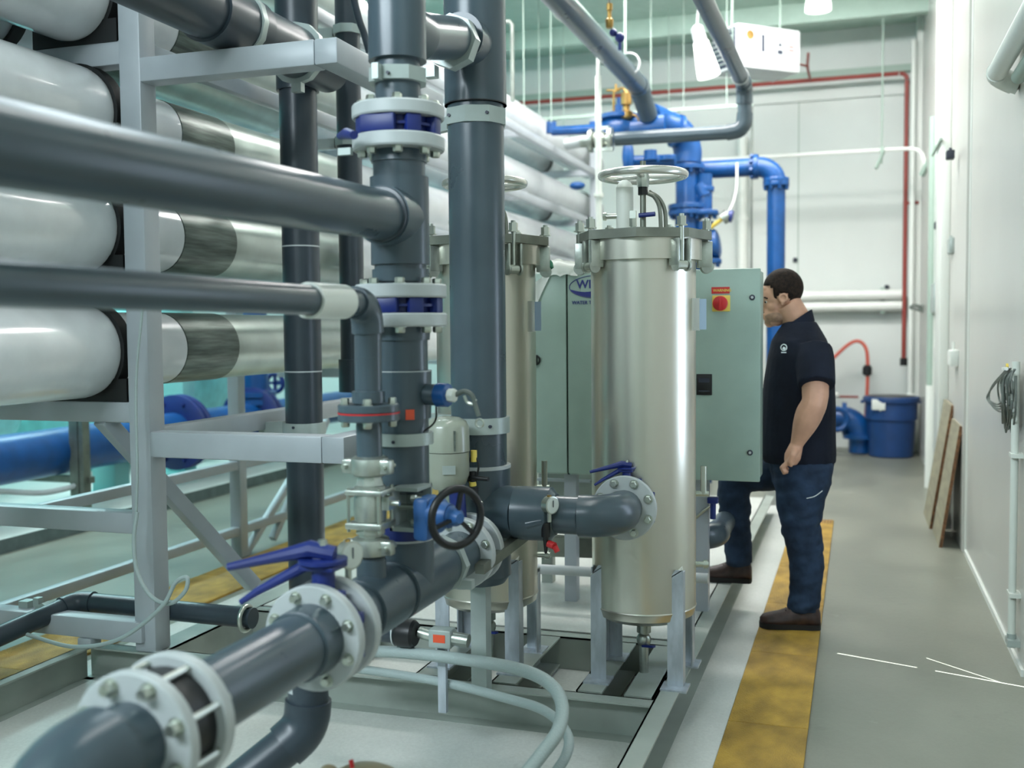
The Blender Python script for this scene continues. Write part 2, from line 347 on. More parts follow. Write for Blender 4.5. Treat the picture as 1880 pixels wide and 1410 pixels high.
# ================================================================== SKID BASE
def cchan(b, p, q, h, side, t=.007, w=.055):
    """C channel from p to q (top corner line at the web), flanges pointing to side"""
    p, q, s_ = Vector(p), Vector(q), Vector(side); dz = Vector((0, 0, -h))
    for (o0, o1, z0, z1) in ((0, t, 0, -h), (0, w, 0, -t), (0, w, -h + t, -h)):
        c = (p + q) / 2 + s_ * (o0 + o1) / 2 + Vector((0, 0, (z0 + z1) / 2)); L = (q - p); d = Vector((abs(L.x), abs(L.y), abs(z0 - z1))) + Vector((abs(s_.x), abs(s_.y), 0)) * abs(o1 - o0)
        b.box(c, d)
    return b
sk = thing('equipment_skid', (-1.9, 3.7, 0), 'grey steel channel skid base carrying the filters, pipes and pale frame', 'skid base')
put('side_rail', cchan(MB(), (-.70, .3, .15), (-.70, 8.6, .15), .15, (1, 0, 0), w=.075), 'skid', sk)
put('side_rail', cchan(MB(), (-3.2, .3, .15), (-3.2, 3.72, .15), .15, (1, 0, 0), w=.05), 'skid', sk)
put('side_rail', cchan(MB(), (-2.80, 3.72, .15), (-2.80, 8.6, .15), .15, (-1, 0, 0), w=.12), 'skid', sk)
put('cross_beam', cchan(MB(), (-3.2, 3.76, .15), (-.70, 3.76, .15), .15, (0, -1, 0), w=.07), 'skid', sk)
put('cross_beam', cchan(MB(), (-2.8, 4.42, .15), (-.70, 4.42, .15), .15, (0, 1, 0), w=.07), 'skid', sk)
put('cross_beam', cchan(MB(), (-2.8, 1.2, .15), (-.70, 1.2, .15), .15, (0, -1, 0), w=.07), 'skid', sk)
for xx in (-1.0, -1.34, -1.66, -2.2):
    put('stringer', cchan(MB(), (xx, 3.78, .149), (xx, 4.42, .149), .13, (1, 0, 0), w=.10), 'skid', sk)
put('stringer', cchan(MB(), (-.705, 3.78, .149), (-.705, 4.42, .149), .13, (-1, 0, 0), w=.11), 'skid', sk)
put('deck_plate', MB().b2((-2.8, 4.52, .143), (-.70, 8.5, .149)), 'pad', sk)

# ================================================================== RACK FRAME (pale painted square tube)
YR = 3.70; XR = -2.87
rk = thing('vessel_rack', (XR, YR, .15), 'tall pale grey square-tube frame at left holding the long white vessels', 'rack frame')
def sqt(name, p, q, w=.10, h=None, up=(0, 0, 1)): return put(name, MB().bar(p, q, w, h or w, up, bev=.008), 'frame', rk)
ROWZ = [1.435, 1.958, 2.432, 2.935, 3.50]
for (x, y, z0, w) in ((XR, YR + .05, .15, .105), (XR, 6.6, .15, .09), (XR, 11.85, .15, .11), (-3.92, YR + .05, .15, .10), (-3.92, 6.05, 0, .085), (-3.92, 11.8, 0, .1)):
    put('post', MB().b2((x - w / 2, y - w / 2, z0), (x + w / 2, y + w / 2, 3.95), bev=.008), 'frame', rk)
XO = -1.965
ub = W(430, 110, y=YR).z; lb = W(450, 822, y=YR).z
for z, h in ((ub, .10), (lb, .108)):
    sqt('outrigger', (XR, YR + .05, z), (XO - .05, YR + .05, z), .10, h)
    sqt('outrigger', (XO, YR, z), (XO, YR + (1.1 if z > 2 else .62), z), .10, h)
for v, x1 in ((955, -5.2), (755, -5.2)):
    z = W(120, v, y=YR).z; sqt('cross_beam', (x1, YR + .05, z), (XR, YR + .05, z), .09, .09)
zz = W(120, 1146, y=YR).z; sqt('cross_beam', (-5.2, YR + .02, zz), (XR, YR + .02, zz), .09, .09)
put('stub_post', MB().b2((-3.20, YR - .03, .15), (-3.13, YR + .04, zz - .045), bev=.005), 'frame', rk)
for z in ROWZ[1:]:
    sqt('cross_beam', (-5.2, YR + .05, z - .26), (XR, YR + .05, z - .26), .09, .10)
for z in ROWZ:
    for y in (6.6, 9.2, 11.85): sqt('cross_beam', (-3.92, y, z - .22), (XR, y, z - .22), .07, .07)
    if z > 1.5: sqt('long_beam', (XR + .02, YR + .1, z - .25), (XR + .02, 11.85, z - .25), .05, .075 if z > 1.5 else .06)
sqt('long_beam', (XR, YR + .1, 1.06), (XR, 11.8, 1.06), .08, .09)
sqt('long_beam', (-3.92, 3.8, .62), (-3.92, 11.8, .62), .06, .06); sqt('long_beam', (-3.92, 3.8, .18), (-3.92, 11.8, .18), .06, .06)
sqt('brace', W(188, 768, y=YR + .03), W(432, 1038, x=-2.9) + (W(432, 1038, x=-2.9) - W(188, 768, y=YR + .03)) * .16, .07, .07)
sqt('brace', W(500, 990, x=-3.92), W(600, 770, x=-3.92), .05, .05); sqt('brace', W(480, 995, x=-3.92) + Vector((0, -.3, -.1)), W(540, 870, x=-3.92), .05, .05)
for z in ROWZ[:4]: put('saddle', MB().b2((-3.36, YR + .0, z - .215), (-2.93, YR + .09, z - .12)), 'rubber', rk)

# ================================================================== PRESSURE VESSELS
def vessel(x, z, y0, y1, label, rb=.165, rf=.202):
    t = thing('pressure_vessel', (x, y0, z), label, 'vessel', 'long membrane vessels on the rack')
    ax = (0, 1, 0); Y = 3.70
    put('vessel_end', MB().lathe((x, y0, z), ax, [(0, rf * .5), (.01, rf * .94), (.05, rf), (Y - y0 - .03, rf), (Y - y0, rf * .97)], 40), 'white', t)
    put('end_ring', MB().lathe((x, Y, z), ax, [(0, rf * .98), (.0, rf + .012), (.06, rf + .012), (.075, rb)], 40, cap=False), 'rubber', t)
    put('vessel_body', MB().lathe((x, Y + .02, z), ax, [(0, rb), (y1 - Y - .75, rb)], 40), 'silver' if x < -3 and y1 > 11 else 'white', t)
    put('vessel_collar', MB().lathe((x, Y + .06, z), ax, [(0, rb), (.002, rb + .003), (.445, rb + .003), (.447, rb)], 40), 'white', t)
    put('grey_band', MB().lathe((x, Y + .51, z), ax, [(0, rb), (.001, rb + .005), (.43, rb + .005), (.431, rb)], 40), 'band', t)
    put('vessel_sleeve', MB().lathe((x, 6.0, z), ax, [(0, rb), (.005, rb + .004), (y1 - 6.7, rb + .004), (y1 - 6.69, rb)], 40), 'white', t)
    put('end_ring', MB().lathe((x, y1 - .68, z), ax, [(0, rb), (.0, rb + .016), (.04, rb + .016), (.04, rb)], 40, cap=False), 'rubber', t)
    put('vessel_end', MB().lathe((x, y1 - .64, z), ax, [(0, rb + .006), (.55, rb + .006), (.6, rb * .9), (.62, rb * .4)], 40), 'white', t)
    return t
lv = ['lowest', 'second lowest', 'middle', 'second highest', 'highest']
for i, z in enumerate(ROWZ):
    vessel(-3.15, z, 1.2, 12.85, '%s long white membrane vessel in the front stack of the rack' % lv[i])
for i, z in enumerate(ROWZ):
    t = vessel(-3.62, z, 1.2, 12.75, '%s long membrane vessel in the hidden rear stack of the rack' % lv[i], rb=.16, rf=.19)
dl = thing('document_holder', tuple(W(648, 495, x=-2.9)), 'white document pouch with printed sheet hanging beside a silver vessel', 'document')
c = W(648, 495, x=-2.9)
put('sheet', MB().box(c, (.004, .30, .24)), 'paper', dl); put('print', MB().box(c + Vector((.003, .04, .045)), (.001, .05, .008)), 'ink', dl); put('print', MB().box(c + Vector((.003, -.09, .02)), (.001, .05, .003)), 'ink', dl)
put('grey_header', MB().box(c + Vector((0, 0, .15)), (.006, .22, .06)), 'band', dl)
# ================================================================== GREY PVC PIPEWORK
XH = -1.3; ZH = .74; RH = .080; RA = .078; RB = .103
YA, YB_, YD = 2.895, 3.66, 2.665
# header along the skid, nearest piece with its elbow, up to the first wafer valve
hd = thing('header_pipe', (XH, 1.70, ZH), 'nearest dark grey pipe elbow with bolted pale flange, bottom left corner', 'pipe')
run(hd, [(XH - .02, 1.41, .1), (XH - .02, 1.41, ZH), (XH, 1.63, ZH)], RH, R=.12, sock=.2, fr=1.16)
flange(hd, (XH, 1.64, ZH), (0, 1, 0), .135, .03, RH, side=(1, 0), bolt=.014, bl=.02)
wv = thing('wafer_check_valve', (XH, 1.75, ZH), 'black wafer check valve squeezed between the two nearest pale flanges', 'valve')
put('valve_body', MB().lathe((XH, 1.656, ZH), (0, 1, 0), [(0, .112), (.085, .112)], 40), 'black', wv)
for k in range(8):
    t_ = (k + .5) * math.tau / 8; p = Vector((XH + math.cos(t_) * .122, 1.655, ZH + math.sin(t_) * .122)); put('stud', MB().cyl(p, p + Vector((0, .087, 0)), .007, n=8), 'zinc', wv)
h2 = thing('header_pipe', (XH, 1.8, ZH), 'dark grey pipe spool between the two foreground flange pairs', 'pipe')
flange(h2, (XH, 1.757, ZH), (0, 1, 0), .135, .032, RH, side=(0, 1), bolt=.013)
put('pipe', MB().cyl((XH, 1.745, ZH), (XH, 2.33, ZH), RH, n=32), 'pvc', h2)
put('socket', MB().lathe((XH, 2.24, ZH), (0, 1, 0), [(0, RH), (.004, RH * 1.1), (.09, RH * 1.14)], 32), 'pvc', h2)
flange(h2, (XH, 2.335, ZH), (0, 1, 0), .135, .034, RH, side=(1, 0), bolt=.012)
# lever butterfly valve
def lever_valve(Y, z, x, label, sc=1, ang=0, r=.11, w=.05, hz=0):
    t = thing('butterfly_valve', (x, Y, z), label, 'valve'); b = MB()
    b.lathe((x, Y - w / 2, z), (0, 1, 0), [(0, r * .9), (.006, r), (w - .006, r), (w, r * .9)], 36)
    for a in (25, 65, 115, 155, 205, 335):
        q = Vector((math.cos(math.radians(a)), 0, math.sin(math.radians(a)))) * r; b.box(Vector((x, Y, z)) + q, (.03, w * .5, .03), bev=.004)
    put('valve_body', b, 'navy', t)
    put('neck', MB().cyl((x, Y, z + r * .85), (x, Y, z + r + .055 * sc), .026 * sc).box((x, Y, z + r + .058 * sc), (.085 * sc, .075 * sc, .012), bev=.003), 'navy', t)
    R = Matrix.Rotation(math.radians(ang), 3, 'Z'); o = Vector((x, Y, z + r + .085 * sc)); P = lambda X_, Y_, Z_: o + R @ (Vector((X_ * .93, Y_, Z_)) * sc)
    put('notch_plate', MB().lathe(P(0, 0, -.018), (0, 0, 1), [(0, .055 * sc), (.008 * sc, .055 * sc)], 24), 'navy', t)
    h = MB(); h.tube([P(.03, 0, 0), P(-.03, 0, .01), P(-.10, 0, -.005), P(-.24, 0, -.035)], [.018 * sc, .021 * sc, .015 * sc, .009 * sc], 10)
    h.tube([P(.02, 0, .0), P(-.05, .0, -.03), P(-.16, 0, -.085), P(-.21, 0, -.115)], [.012 * sc, .014 * sc, .010 * sc, .007 * sc], 10)
    put('lever', h, 'navy', t); put('handle_bolt', MB().lathe(P(0, 0, .02), (0, 0, 1), [(0, .012 * sc), (.012 * sc, .01 * sc)], 6), 'zinc', t)
    return t
lever_valve(2.385, ZH, XH, 'foreground butterfly valve with navy squeeze lever between pale flanges', 1.15, 10, r=.105, w=.052)
h3 = thing('header_pipe', (XH, 2.44, ZH), 'dark grey header pipe under the gear valve, between second and third flange pairs', 'pipe')
flange(h3, (XH, 2.43, ZH), (0, 1, 0), .135, .034, RH, side=(0, 1), bolt=.012)
put('pipe', MB().cyl((XH, 2.42, ZH), (XH, 3.35, ZH), RH, n=32), 'pvc', h3)
put('tee', MB().lathe((XH, 2.57, ZH), (0, 1, 0), [(0, RH), (.004, RH * 1.12), (.2, RH * 1.12), (.204, RH)], 32).cyl((XH, YD, ZH), (XH, YD, ZH + .13), .042), 'pvc', h3)
put('tee', MB().lathe((XH, 2.80, ZH), (0, 1, 0), [(0, RH), (.004, RH * 1.13), (.30, RH * 1.13), (.304, RH)], 32).cyl((XH, YA, ZH), (XH, YA, ZH + .15), .090, n=32), 'pvc', h3)
put('clamp', MB().lathe((XH, 3.17, ZH), (0, 1, 0), [(0, RH), (0, RH + .016), (.035, RH + .016), (.035, RH)], 8).box((XH + .085, 3.19, ZH - .06), (.05, .03, .03)), 'strut', h3)
flange(h3, (XH, 3.365, ZH), (0, 1, 0), .125, .034, RH, side=(1, 0), bolt=.012)
av = thing('actuated_valve', (XH, 3.41, ZH), 'navy wafer valve between the third flange pair, topped by a pale domed actuator', 'valve')
put('valve_body', MB().lathe((XH, 3.385, ZH), (0, 1, 0), [(0, .10), (.05, .10)], 36), 'navy', av)
put('neck', MB().cyl((XH - .02, 3.41, ZH + .09), (XH - .03, 3.41, .97), .028), 'navy', av)
xa, ya = W(821, 830, y=3.42).x, 3.42
put('actuator_base', MB().lathe((xa, ya, .955), (0, 0, 1), [(0, .05), (.02, .066), (.05, .078), (.13, .078), (.132, .072)], 36), 'cream', av)
put('actuator_dome', MB().lathe((xa, ya, 1.088), (0, 0, 1), [(0, .080), (.085, .078), (.105, .068), (.118, .045), (.122, .02)], 36), 'cream', av)
put('dome_rib', MB().box((xa + .05, ya - .058, 1.13), (.006, .012, .07), Matrix.Rotation(.7, 3, 'Z')), 'band', av)
put('name_tag', MB().box((xa + .035, ya - .073, 1.03), (.045, .004, .03), Matrix.Rotation(.45, 3, 'Z')), 'strut', av)
h4 = thing('header_pipe', (XH, 3.45, ZH), 'header end tee of dark grey pipe under the big right riser', 'pipe')
flange(h4, (XH, 3.455, ZH), (0, 1, 0), .125, .034, RH, side=(0, 0), bolt=.012)
put('pipe', MB().cyl((XH, 3.44, ZH), (XH - .02, 3.62, ZH + .03), RH * 1.04, n=32), 'pvc', h4)
put('tee', MB().cyl((-1.335, YB_, .60), (-1.335, YB_, 1.005), RB * 1.12, n=36).lathe((-1.335, YB_, .60), (0, 0, -1), [(0, RB * 1.1), (.03, RB * .9), (.045, .04)], 36).cyl((-1.335, YB_, .845), (-1.155, YB_ - .05, .845), .095, n=32), 'pvc', h4)
put('pipe_stand', MB().bar((-1.335, YB_, .15), (-1.335, YB_, .56), .06, .06), 'strut', h4)

# ---- flanged riser A
ra = thing('riser_pipe', (XH, YA, 1.05), 'dark grey flanged vertical pipe left of the big riser, meeting the upper foreground pipe', 'pipe')
zf = [W(735, v, y=YA - .135).z for v in (189, 249, 532, 587)]
put('pipe', MB().cyl((XH, YA, 1.03), (XH, YA, zf[3]), RA, n=32), 'pvc', ra)
put('pipe', MB().cyl((XH, YA, zf[2]), (XH, YA, zf[1]), RA * .99, n=32), 'pvc', ra)
put('pipe', MB().cyl((XH, YA, zf[0]), (XH, YA, 2.42), RA * .86, n=32), 'pvc', ra); put('pipe', MB().cyl((XH, YA, 2.5), (XH, YA, ZC - .02), RA, n=32), 'pvc', ra)
zz = lambda v: W(735, v, y=YA - .085).z
put('socket', MB().lathe((XH, YA, zz(625)), (0, 0, 1), [(0, RA * 1.09), (zf[3] - zz(625), RA * 1.12)], 32), 'pvc', ra)
put('socket', MB().lathe((XH, YA, zz(515)), (0, 0, 1), [(0, RA * 1.09), (zz(492) - zz(515), RA * 1.09)], 32), 'pvc', ra)
put('tee', MB().cyl((XH, YA, zz(483)), (XH, YA, zz(318)), RA * 1.12, n=36).cyl((XH, YA, 1.845), (XH, YA - .125, 1.845), RA * 1.10, n=32), 'pvc', ra)
put('socket', MB().lathe((XH, YA, zz(290)), (0, 0, 1), [(0, RA * 1.06), (zz(262) - zz(290), RA * 1.02)], 32), 'pvc', ra)
put('coupling', MB().lathe((XH, YA, zz(772)), (0, 0, 1), [(0, RA * 1.1), (zz(682) - zz(772), RA * 1.14)], 32), 'pvc', ra)
put('white_line', MB().lathe((XH, YA, zz(684)), (0, 0, 1), [(0, RA * 1.15), (.003, RA * 1.15)], 32), 'fl', ra)
put('sticker', MB().box((XH + .055, YA - .07, zz(762)), (.026, .003, .030), Matrix.Rotation(.6, 3, 'Z')), 'orange', ra)
put('tee', MB().lathe((XH, YA, zz(98)), (0, 0, 1), [(0, RA * 1.1), (.28, RA * 1.1)], 36).cyl((XH, YA, zz(28)), (XH, YA + .14, zz(28)), RA * 1.02, n=32), 'pvc', ra)
put('drilled_clamp', MB().lathe((XH, YA, zz(812) - .014), (0, 0, 1), [(0, RA), (0, RA + .014), (.036, RA + .014), (.036, RA)], 32).box((XH - .095, YA - .02, zz(812)), (.05, .05, .034)), 'strut', ra)
put('drilled_clamp', MB().lathe((XH, YA, zz(132) - .014), (0, 0, 1), [(0, RA * .9), (0, RA + .012), (.040, RA + .012), (.040, RA * .9)], 8).box((XH - .02, YA - .10, zz(130)), (.02, .03, .045)), 'strut', ra)
for v in (812, 132): put('bolt_hole', MB().cyl((XH + .01, YA - RA - .017, zz(v)), (XH + .01, YA - RA - .008, zz(v)), .005, n=10), 'ink', ra)
for i, (s_) in enumerate(((0, 1), (1, 0), (0, 1), (1, 0))):
    flange(ra, (XH, YA, zf[i]), (0, 0, 1), .137, .040, RA * .9, side=s_, bolt=.0145)
for i, (v0, v1, lab) in enumerate(((245, 203, 'navy lugged wafer valve between the upper pale flanges on the vertical pipe'), (575, 545, 'navy lugged wafer valve between the lower pale flanges on the vertical pipe'))):
    t = thing('wafer_valve', (XH, YA, zz(v0)), lab, 'valve'); z0, z1 = zf[2 * i + 1] + .02, zf[2 * i] - .02; h = z1 - z0
    b = MB().cyl((XH, YA, z0), (XH, YA, z1), .098, n=36)
    put('valve_body', b, 'navy', t)
    for k in range(8):
        a = k * math.tau / 8; b = MB().box((XH + math.cos(a) * .112, YA + math.sin(a) * .112, (z0 + z1) / 2), (.030, .045, h), Matrix.Rotation(a, 3, 'Z'), bev=.004); put('lug', b, 'navy', t)
    put('shaft_boss', MB().box((XH - .012, YA - .118, (z0 + z1) / 2), (.11, .02, h), bev=.006), 'navy', t)
    put('web_plate', MB().lathe((XH, YA, (z0 + z1) / 2 - .004), (0, 0, 1), [(0, .116), (.008, .116)], 36), 'navy', t)
lv_ = thing('valve_lever', tuple(W(632, 250, x=XH - .1)), 'small navy lever with clamp poking out left of the upper valve', 'lever')
p = W(650, 248, x=XH - .02); q = W(624, 250, x=XH - .12)
put('lever', MB().tube([p, (p + q) / 2 + Vector((0, 0, .006)), q], [.012, .016, .010], 12), 'navy', lv_)
put('bracket', MB().b2(W(620, 272, x=XH - .12), W(648, 285, x=XH - .08)), 'strut', lv_)

# ---- big riser B with branch to riser A
rb = thing('riser_pipe', (-1.335, YB_, 1.0), 'thickest dark grey vertical pipe at the picture centre, in front of the rear filter', 'pipe')
zB = lambda v: W(873, v, y=YB_ - .112).z
put('pipe', MB().cyl((-1.335, YB_, 1.0), (-1.335, YB_, ZC - .02), RB, n=40), 'pvc', rb)
put('tee', MB().cyl((-1.335, YB_, zB(182)), (-1.335, YB_, 3.05), RB * 1.10, n=40).cyl((-1.335, YB_, zB(75)), (-1.332, YB_ - .17, zB(75)), RA * 1.14, n=32), 'pvc', rb)
put('white_line', MB().lathe((-1.335, YB_, zB(182)), (0, 0, 1), [(0, RB * 1.11), (.004, RB * 1.11)], 40), 'black', rb)
put('socket', MB().lathe((-1.335, YB_, 1.0), (0, 0, 1), [(0, RB * 1.14), (.012, RB * 1.14)], 36), 'fl', rb)
for v, n_ in ((205, 8), (784, 32)):
    put('drilled_clamp', MB().lathe((-1.335, YB_, zB(v) - .03), (0, 0, 1), [(0, RB), (0, RB + .012), (.058, RB + .012), (.058, RB)], n_).bar((-1.335, YB_ - .0, zB(v)), (-2.0, YB_ + .35, zB(v)), .03, .05), 'strut', rb)
    for xo in (-.07, .075): put('bolt_hole', MB().cyl((-1.335 + xo, YB_ - RB - .015 + abs(xo) * .35, zB(v)), (-1.335 + xo, YB_ - RB + .03, zB(v)), .006, n=10), 'ink', rb)
bp = thing('branch_pipe', (XH, YA + .14, zz(28)), 'short dark pipe at top centre joining the two vertical risers, with octagonal clamp', 'pipe')
put('pipe', MB().cyl((XH, YA + .12, zz(28)), (-1.332, YB_ - .15, zB(75)), RA * .92, n=32), 'pvc', bp)
e = Vector((-1.331, YB_ - .26, zz(28) + (zB(75) - zz(28)) * .72))
put('clamp', MB().lathe(e, (0, 1, 0), [(0, RA * .92), (0, RA * 1.2), (.05, RA * 1.2), (.05, RA * .92)], 8).box(e + Vector((-.07, 0, -.1)), (.04, .04, .04)), 'strut', bp)

# ---- upper foreground pipe into riser A, lower foreground pipe with white sleeve
p1 = thing('foreground_pipe', (XH, 1.2, 1.84), 'thick blurred dark pipe crossing the left foreground towards the flanged riser', 'pipe')
put('pipe', MB().cyl((XH, .2, 1.80), (XH, YA - .08, 1.845), .071, n=40), 'pvc', p1)
put('socket_ring', MB().lathe((XH, YA - .135, 1.845), (0, 1, 0), [(0, .072), (.002, .0795), (.02, .083)], 36), 'pvc2', p1)
p2 = thing('foreground_pipe', (XH, 1.2, 1.59), 'thinner dark foreground pipe with a white sleeve, turning down into the drop pipe', 'pipe')
run(p2, [(XH, .2, 1.605), (XH, YD, 1.588), (XH, YD, 1.30)], .038, R=.058, sock=.30, fr=1.18)
put('white_sleeve', MB().lathe((XH, 2.335, 1.591), (0, 1, 0), [(0, .039), (0, .046), (.185, .046), (.185, .039)], 32, cap=False), 'pvcw', p2)
zd = lambda v: W(682, v, y=YD - .05).z
put('pipe', MB().cyl((XH, YD, 1.31), (XH, YD, 1.44), .038), 'pvc', p2)
put('socket', MB().lathe((XH, YD, zd(742)), (0, 0, 1), [(0, .046), (.032, .046), (.034, .04)], 28), 'pvc', p2)
flange(p2, (XH, YD, zd(752)), (0, 0, 1), .086, .022, .04, nb=4, m='pvc', side=(0, 1), bolt=.012, ph=.25)
put('red_gasket', MB().lathe((XH, YD, zd(760) - .003), (0, 0, 1), [(0, .087), (.004, .087)], 32), 'red', p2)
dp = thing('drop_pipe', (XH, YD, .80), 'short dark drop pipe with stainless grooved couplings and ball valve, below the red gasket', 'valve')
flange(dp, (XH, YD, zd(768)), (0, 0, 1), .086, .022, .04, nb=4, m='pvc', side=(1, 0), bolt=.012, ph=.25)
put('pipe', MB().cyl((XH, YD, zd(845)), (XH, YD, zd(775)), .036), 'pvc', dp)
put('pipe', MB().cyl((XH, YD, .80), (XH, YD, zd(1030)), .040), 'pvc', dp)
for v in (860, 1010):
    z = zd(v); b = MB().lathe((XH, YD, z - .028), (0, 0, 1), [(0, .042), (.006, .052), (.028, .056), (.050, .052), (.056, .042)], 32)
    for s_ in (-1, 1): b.box((XH + s_ * .055, YD - .012, z), (.040, .034, .040), bev=.006)
    put('grooved_coupling', b, 'steel2', dp)
    for s_ in (-1, 1): put('coupling_bolt', MB().cyl((XH + s_ * .06, YD - .045, z), (XH + s_ * .06, YD + .03, z), .007, n=8), 'zinc', dp)
put('reducer', MB().lathe((XH, YD, zd(912)), (0, 0, 1), [(0, .046), (.022, .046), (.026, .040), (.05, .034), (zd(882) - zd(912) + .02, .034)], 8), 'steel2', dp)
put('valve_end', MB().b2((XH - .056, YD - .05, zd(912)), (XH + .056, YD + .05, zd(902)), bev=.004), 'steel2', dp)
put('valve_body', MB().lathe((XH, YD, zd(962)), (0, 0, 1), [(0, .044), (.012, .046), (.06, .046), (zd(912) - zd(962), .044)], 32), 'steel2', dp)
put('valve_end', MB().b2((XH - .056, YD - .05, zd(975)), (XH + .056, YD + .05, zd(963)), bev=.004), 'steel2', dp)
put('reducer', MB().lathe((XH, YD, zd(1000)), (0, 0, 1), [(0, .034), (.02, .034), (.022, .043), (zd(972) - zd(1000), .043)], 8), 'steel2', dp)
for sx in (-1, 1):
    for sy in (-1, 1): put('tie_bolt', MB().cyl((XH + sx * .047, YD + sy * .042, zd(980)), (XH + sx * .047, YD + sy * .042, zd(898)), .005, n=8), 'zinc', dp)
put('valve_stem', MB().b2((XH + .045, YD - .02, zd(940)), (XH + .066, YD + .02, zd(915))).cyl((XH + .06, YD, zd(928)), (XH + .09, YD, zd(928)), .008), 'steel2', dp)
# pressure gauge left of it
def gauge(c, ax, r, label, stem):
    t = thing('pressure_gauge', tuple(c), label, 'gauge'); c = Vector(c); a = Vector(ax).normalized()
    put('case', MB().lathe(c, a, [(0, r * .7), (.004, r), (.026, r), (.028, r * 1.06), (.032, r * 1.06), (.033, r * .9)], 28), 'zinc', t)
    put('dial', MB().lathe(c + a * .032, a, [(0, r * .92), (.002, r * .92)], 28), 'paper', t)
    put('needle', MB().bar(c + a * .036 - Vector((0, 0, r * .2)), c + a * .036 + Vector((0, 0, r * .6)), .002, .003), 'ink', t)
    put('stem', MB().cyl(c + a * .015 + Vector((0, 0, -r * .9)), c + a * .015 + Vector((0, 0, -r - stem)), .009), 'zinc', t)
    put('fill_plug', MB().cyl(c + a * .015 + Vector((0, 0, r * .95)), c + a * .015 + Vector((0, 0, r * 1.15)), .008, n=8), 'brass', t)
    return t
gauge(W(632, 1017, y=2.48), (.92, -.38, 0), .036, 'round steel pressure gauge above the foreground header, left of the ball valve', .04)
gauge(W(1003, 926, y=3.52), (.86, -.5, 0), .030, 'small round pressure gauge on the grey tee before the front filter', .03)

# ---- gear operated valve standing on the tee
gv = thing('gear_valve', (XH, YA, .89), 'gear-operated valve with black handwheel and blue gearbox on the header tee', 'valve')
zg = lambda v: W(745, v, x=XH).z
put('tee_rim', MB().lathe((XH, YA, .885), (0, 0, 1), [(0, .093), (.006, .093)], 36), 'fl', gv)
put('valve_base', MB().cyl((XH, YA, .89), (XH, YA, .93), .088, n=36), 'navy', gv)
f0 = W(716, 975, y=YA - .13); f1 = W(766, 897, y=YA - .13)
yk = MB(); d_ = .11
yk.b2((f0.x, YA - .13, f0.z), (f1.x, YA - .13 + d_, f0.z + .012)); yk.b2((f0.x, YA - .13, f1.z - .010), (f1.x, YA - .13 + d_, f1.z)); yk.b2((f0.x, YA - .13, f0.z), (f0.x + .008, YA - .13 + d_, f1.z)); yk.b2((f0.x, YA - .13 + d_ - .006, f0.z), (f1.x, YA - .13 + d_, f1.z))
put('yoke_bracket', yk, 'strut', gv)
put('yoke_shaft', MB().cyl((f0.x - .02, YA - .08, (f0.z + f1.z) / 2), (f1.x + .02, YA - .08, (f0.z + f1.z) / 2), .009), 'zinc', gv)
for sx in (0, 1):
    for sz in (.22, .78): put('bolt', MB().lathe((f0.x - .03 + sx * .10, YA - .13, f0.z + (f1.z - f0.z) * sz), (1, 0, 0), [(0, .011), (.014, .011), (.016, .006), (.03, .006)], 6), 'zinc', gv)
g0 = W(783, 950, y=YA - .10)
put('gearbox', MB().box(g0, (.050, .10, .125), bev=.014), 'blue2', gv)
put('gearbox_cover', MB().lathe(g0 + Vector((.025, 0, .01)), (1, -.2, 0), [(0, .052), (.02, .052), (.03, .04), (.055, .035)], 28), 'blue2', gv)
gc = W(838, 950, y=YA - .13); wa = Vector((.80, -.60, 0))
put('input_shaft', MB().cyl(g0 + Vector((.05, -.01, 0)), gc, .012).lathe(gc - wa * .03, wa, [(0, .03), (.03, .026), (.05, .014)], 20), 'blue2', gv)
put('handwheel_rim', MB().torus(gc, wa, .082, .0115), 'black', gv)
a_, u_, w_ = basis(wa)
for k in range(3):
    d = u_ * math.cos(k * math.tau / 3 + .3) + w_ * math.sin(k * math.tau / 3 + .3); put('spoke', MB().bar(gc, gc + d * .082, .014, .010), 'black', gv)
# sampling valve with black handle in front of the big riser
sv = thing('sampling_valve', tuple(W(868, 880, y=3.45)), 'small brass sampling valve with black lever and looped tube beside the actuator', 'valve')
c0 = W(868, 876, y=3.45)
put('lever', MB().cyl(c0 + Vector((-.02, 0, 0)), c0 + Vector((.065, -.02, -.002)), .008), 'black', sv)
put('body', MB().cyl(c0 + Vector((0, 0, -.045)), c0 + Vector((0, 0, .02)), .012).box(c0 + Vector((0, 0, -.05)), (.03, .03, .03)), 'black', sv)
put('yellow_cap', MB().cyl(c0 + Vector((.005, 0, .055)), c0 + Vector((.005, 0, .095)), .011), 'yellow', sv); put('yellow_ring', MB().cyl(c0 + Vector((.0, 0, -.03)), c0 + Vector((.0, -.002, -.015)), .013), 'yellow', sv)
put('looped_tube', MB().tube(smoothpts([c0 + Vector(q) for q in ((-.015, 0, -.02), (-.02, 0, .03), (.0, 0, .075), (.022, 0, .05), (.015, 0, .0), (0, 0, -.05))]), .004, 8), 'rubber', sv)
put('bleed_screw', MB().cyl(c0 + Vector((.0, -.01, -.07)), c0 + Vector((.04, -.02, -.09)), .009, n=8), 'zinc', sv)

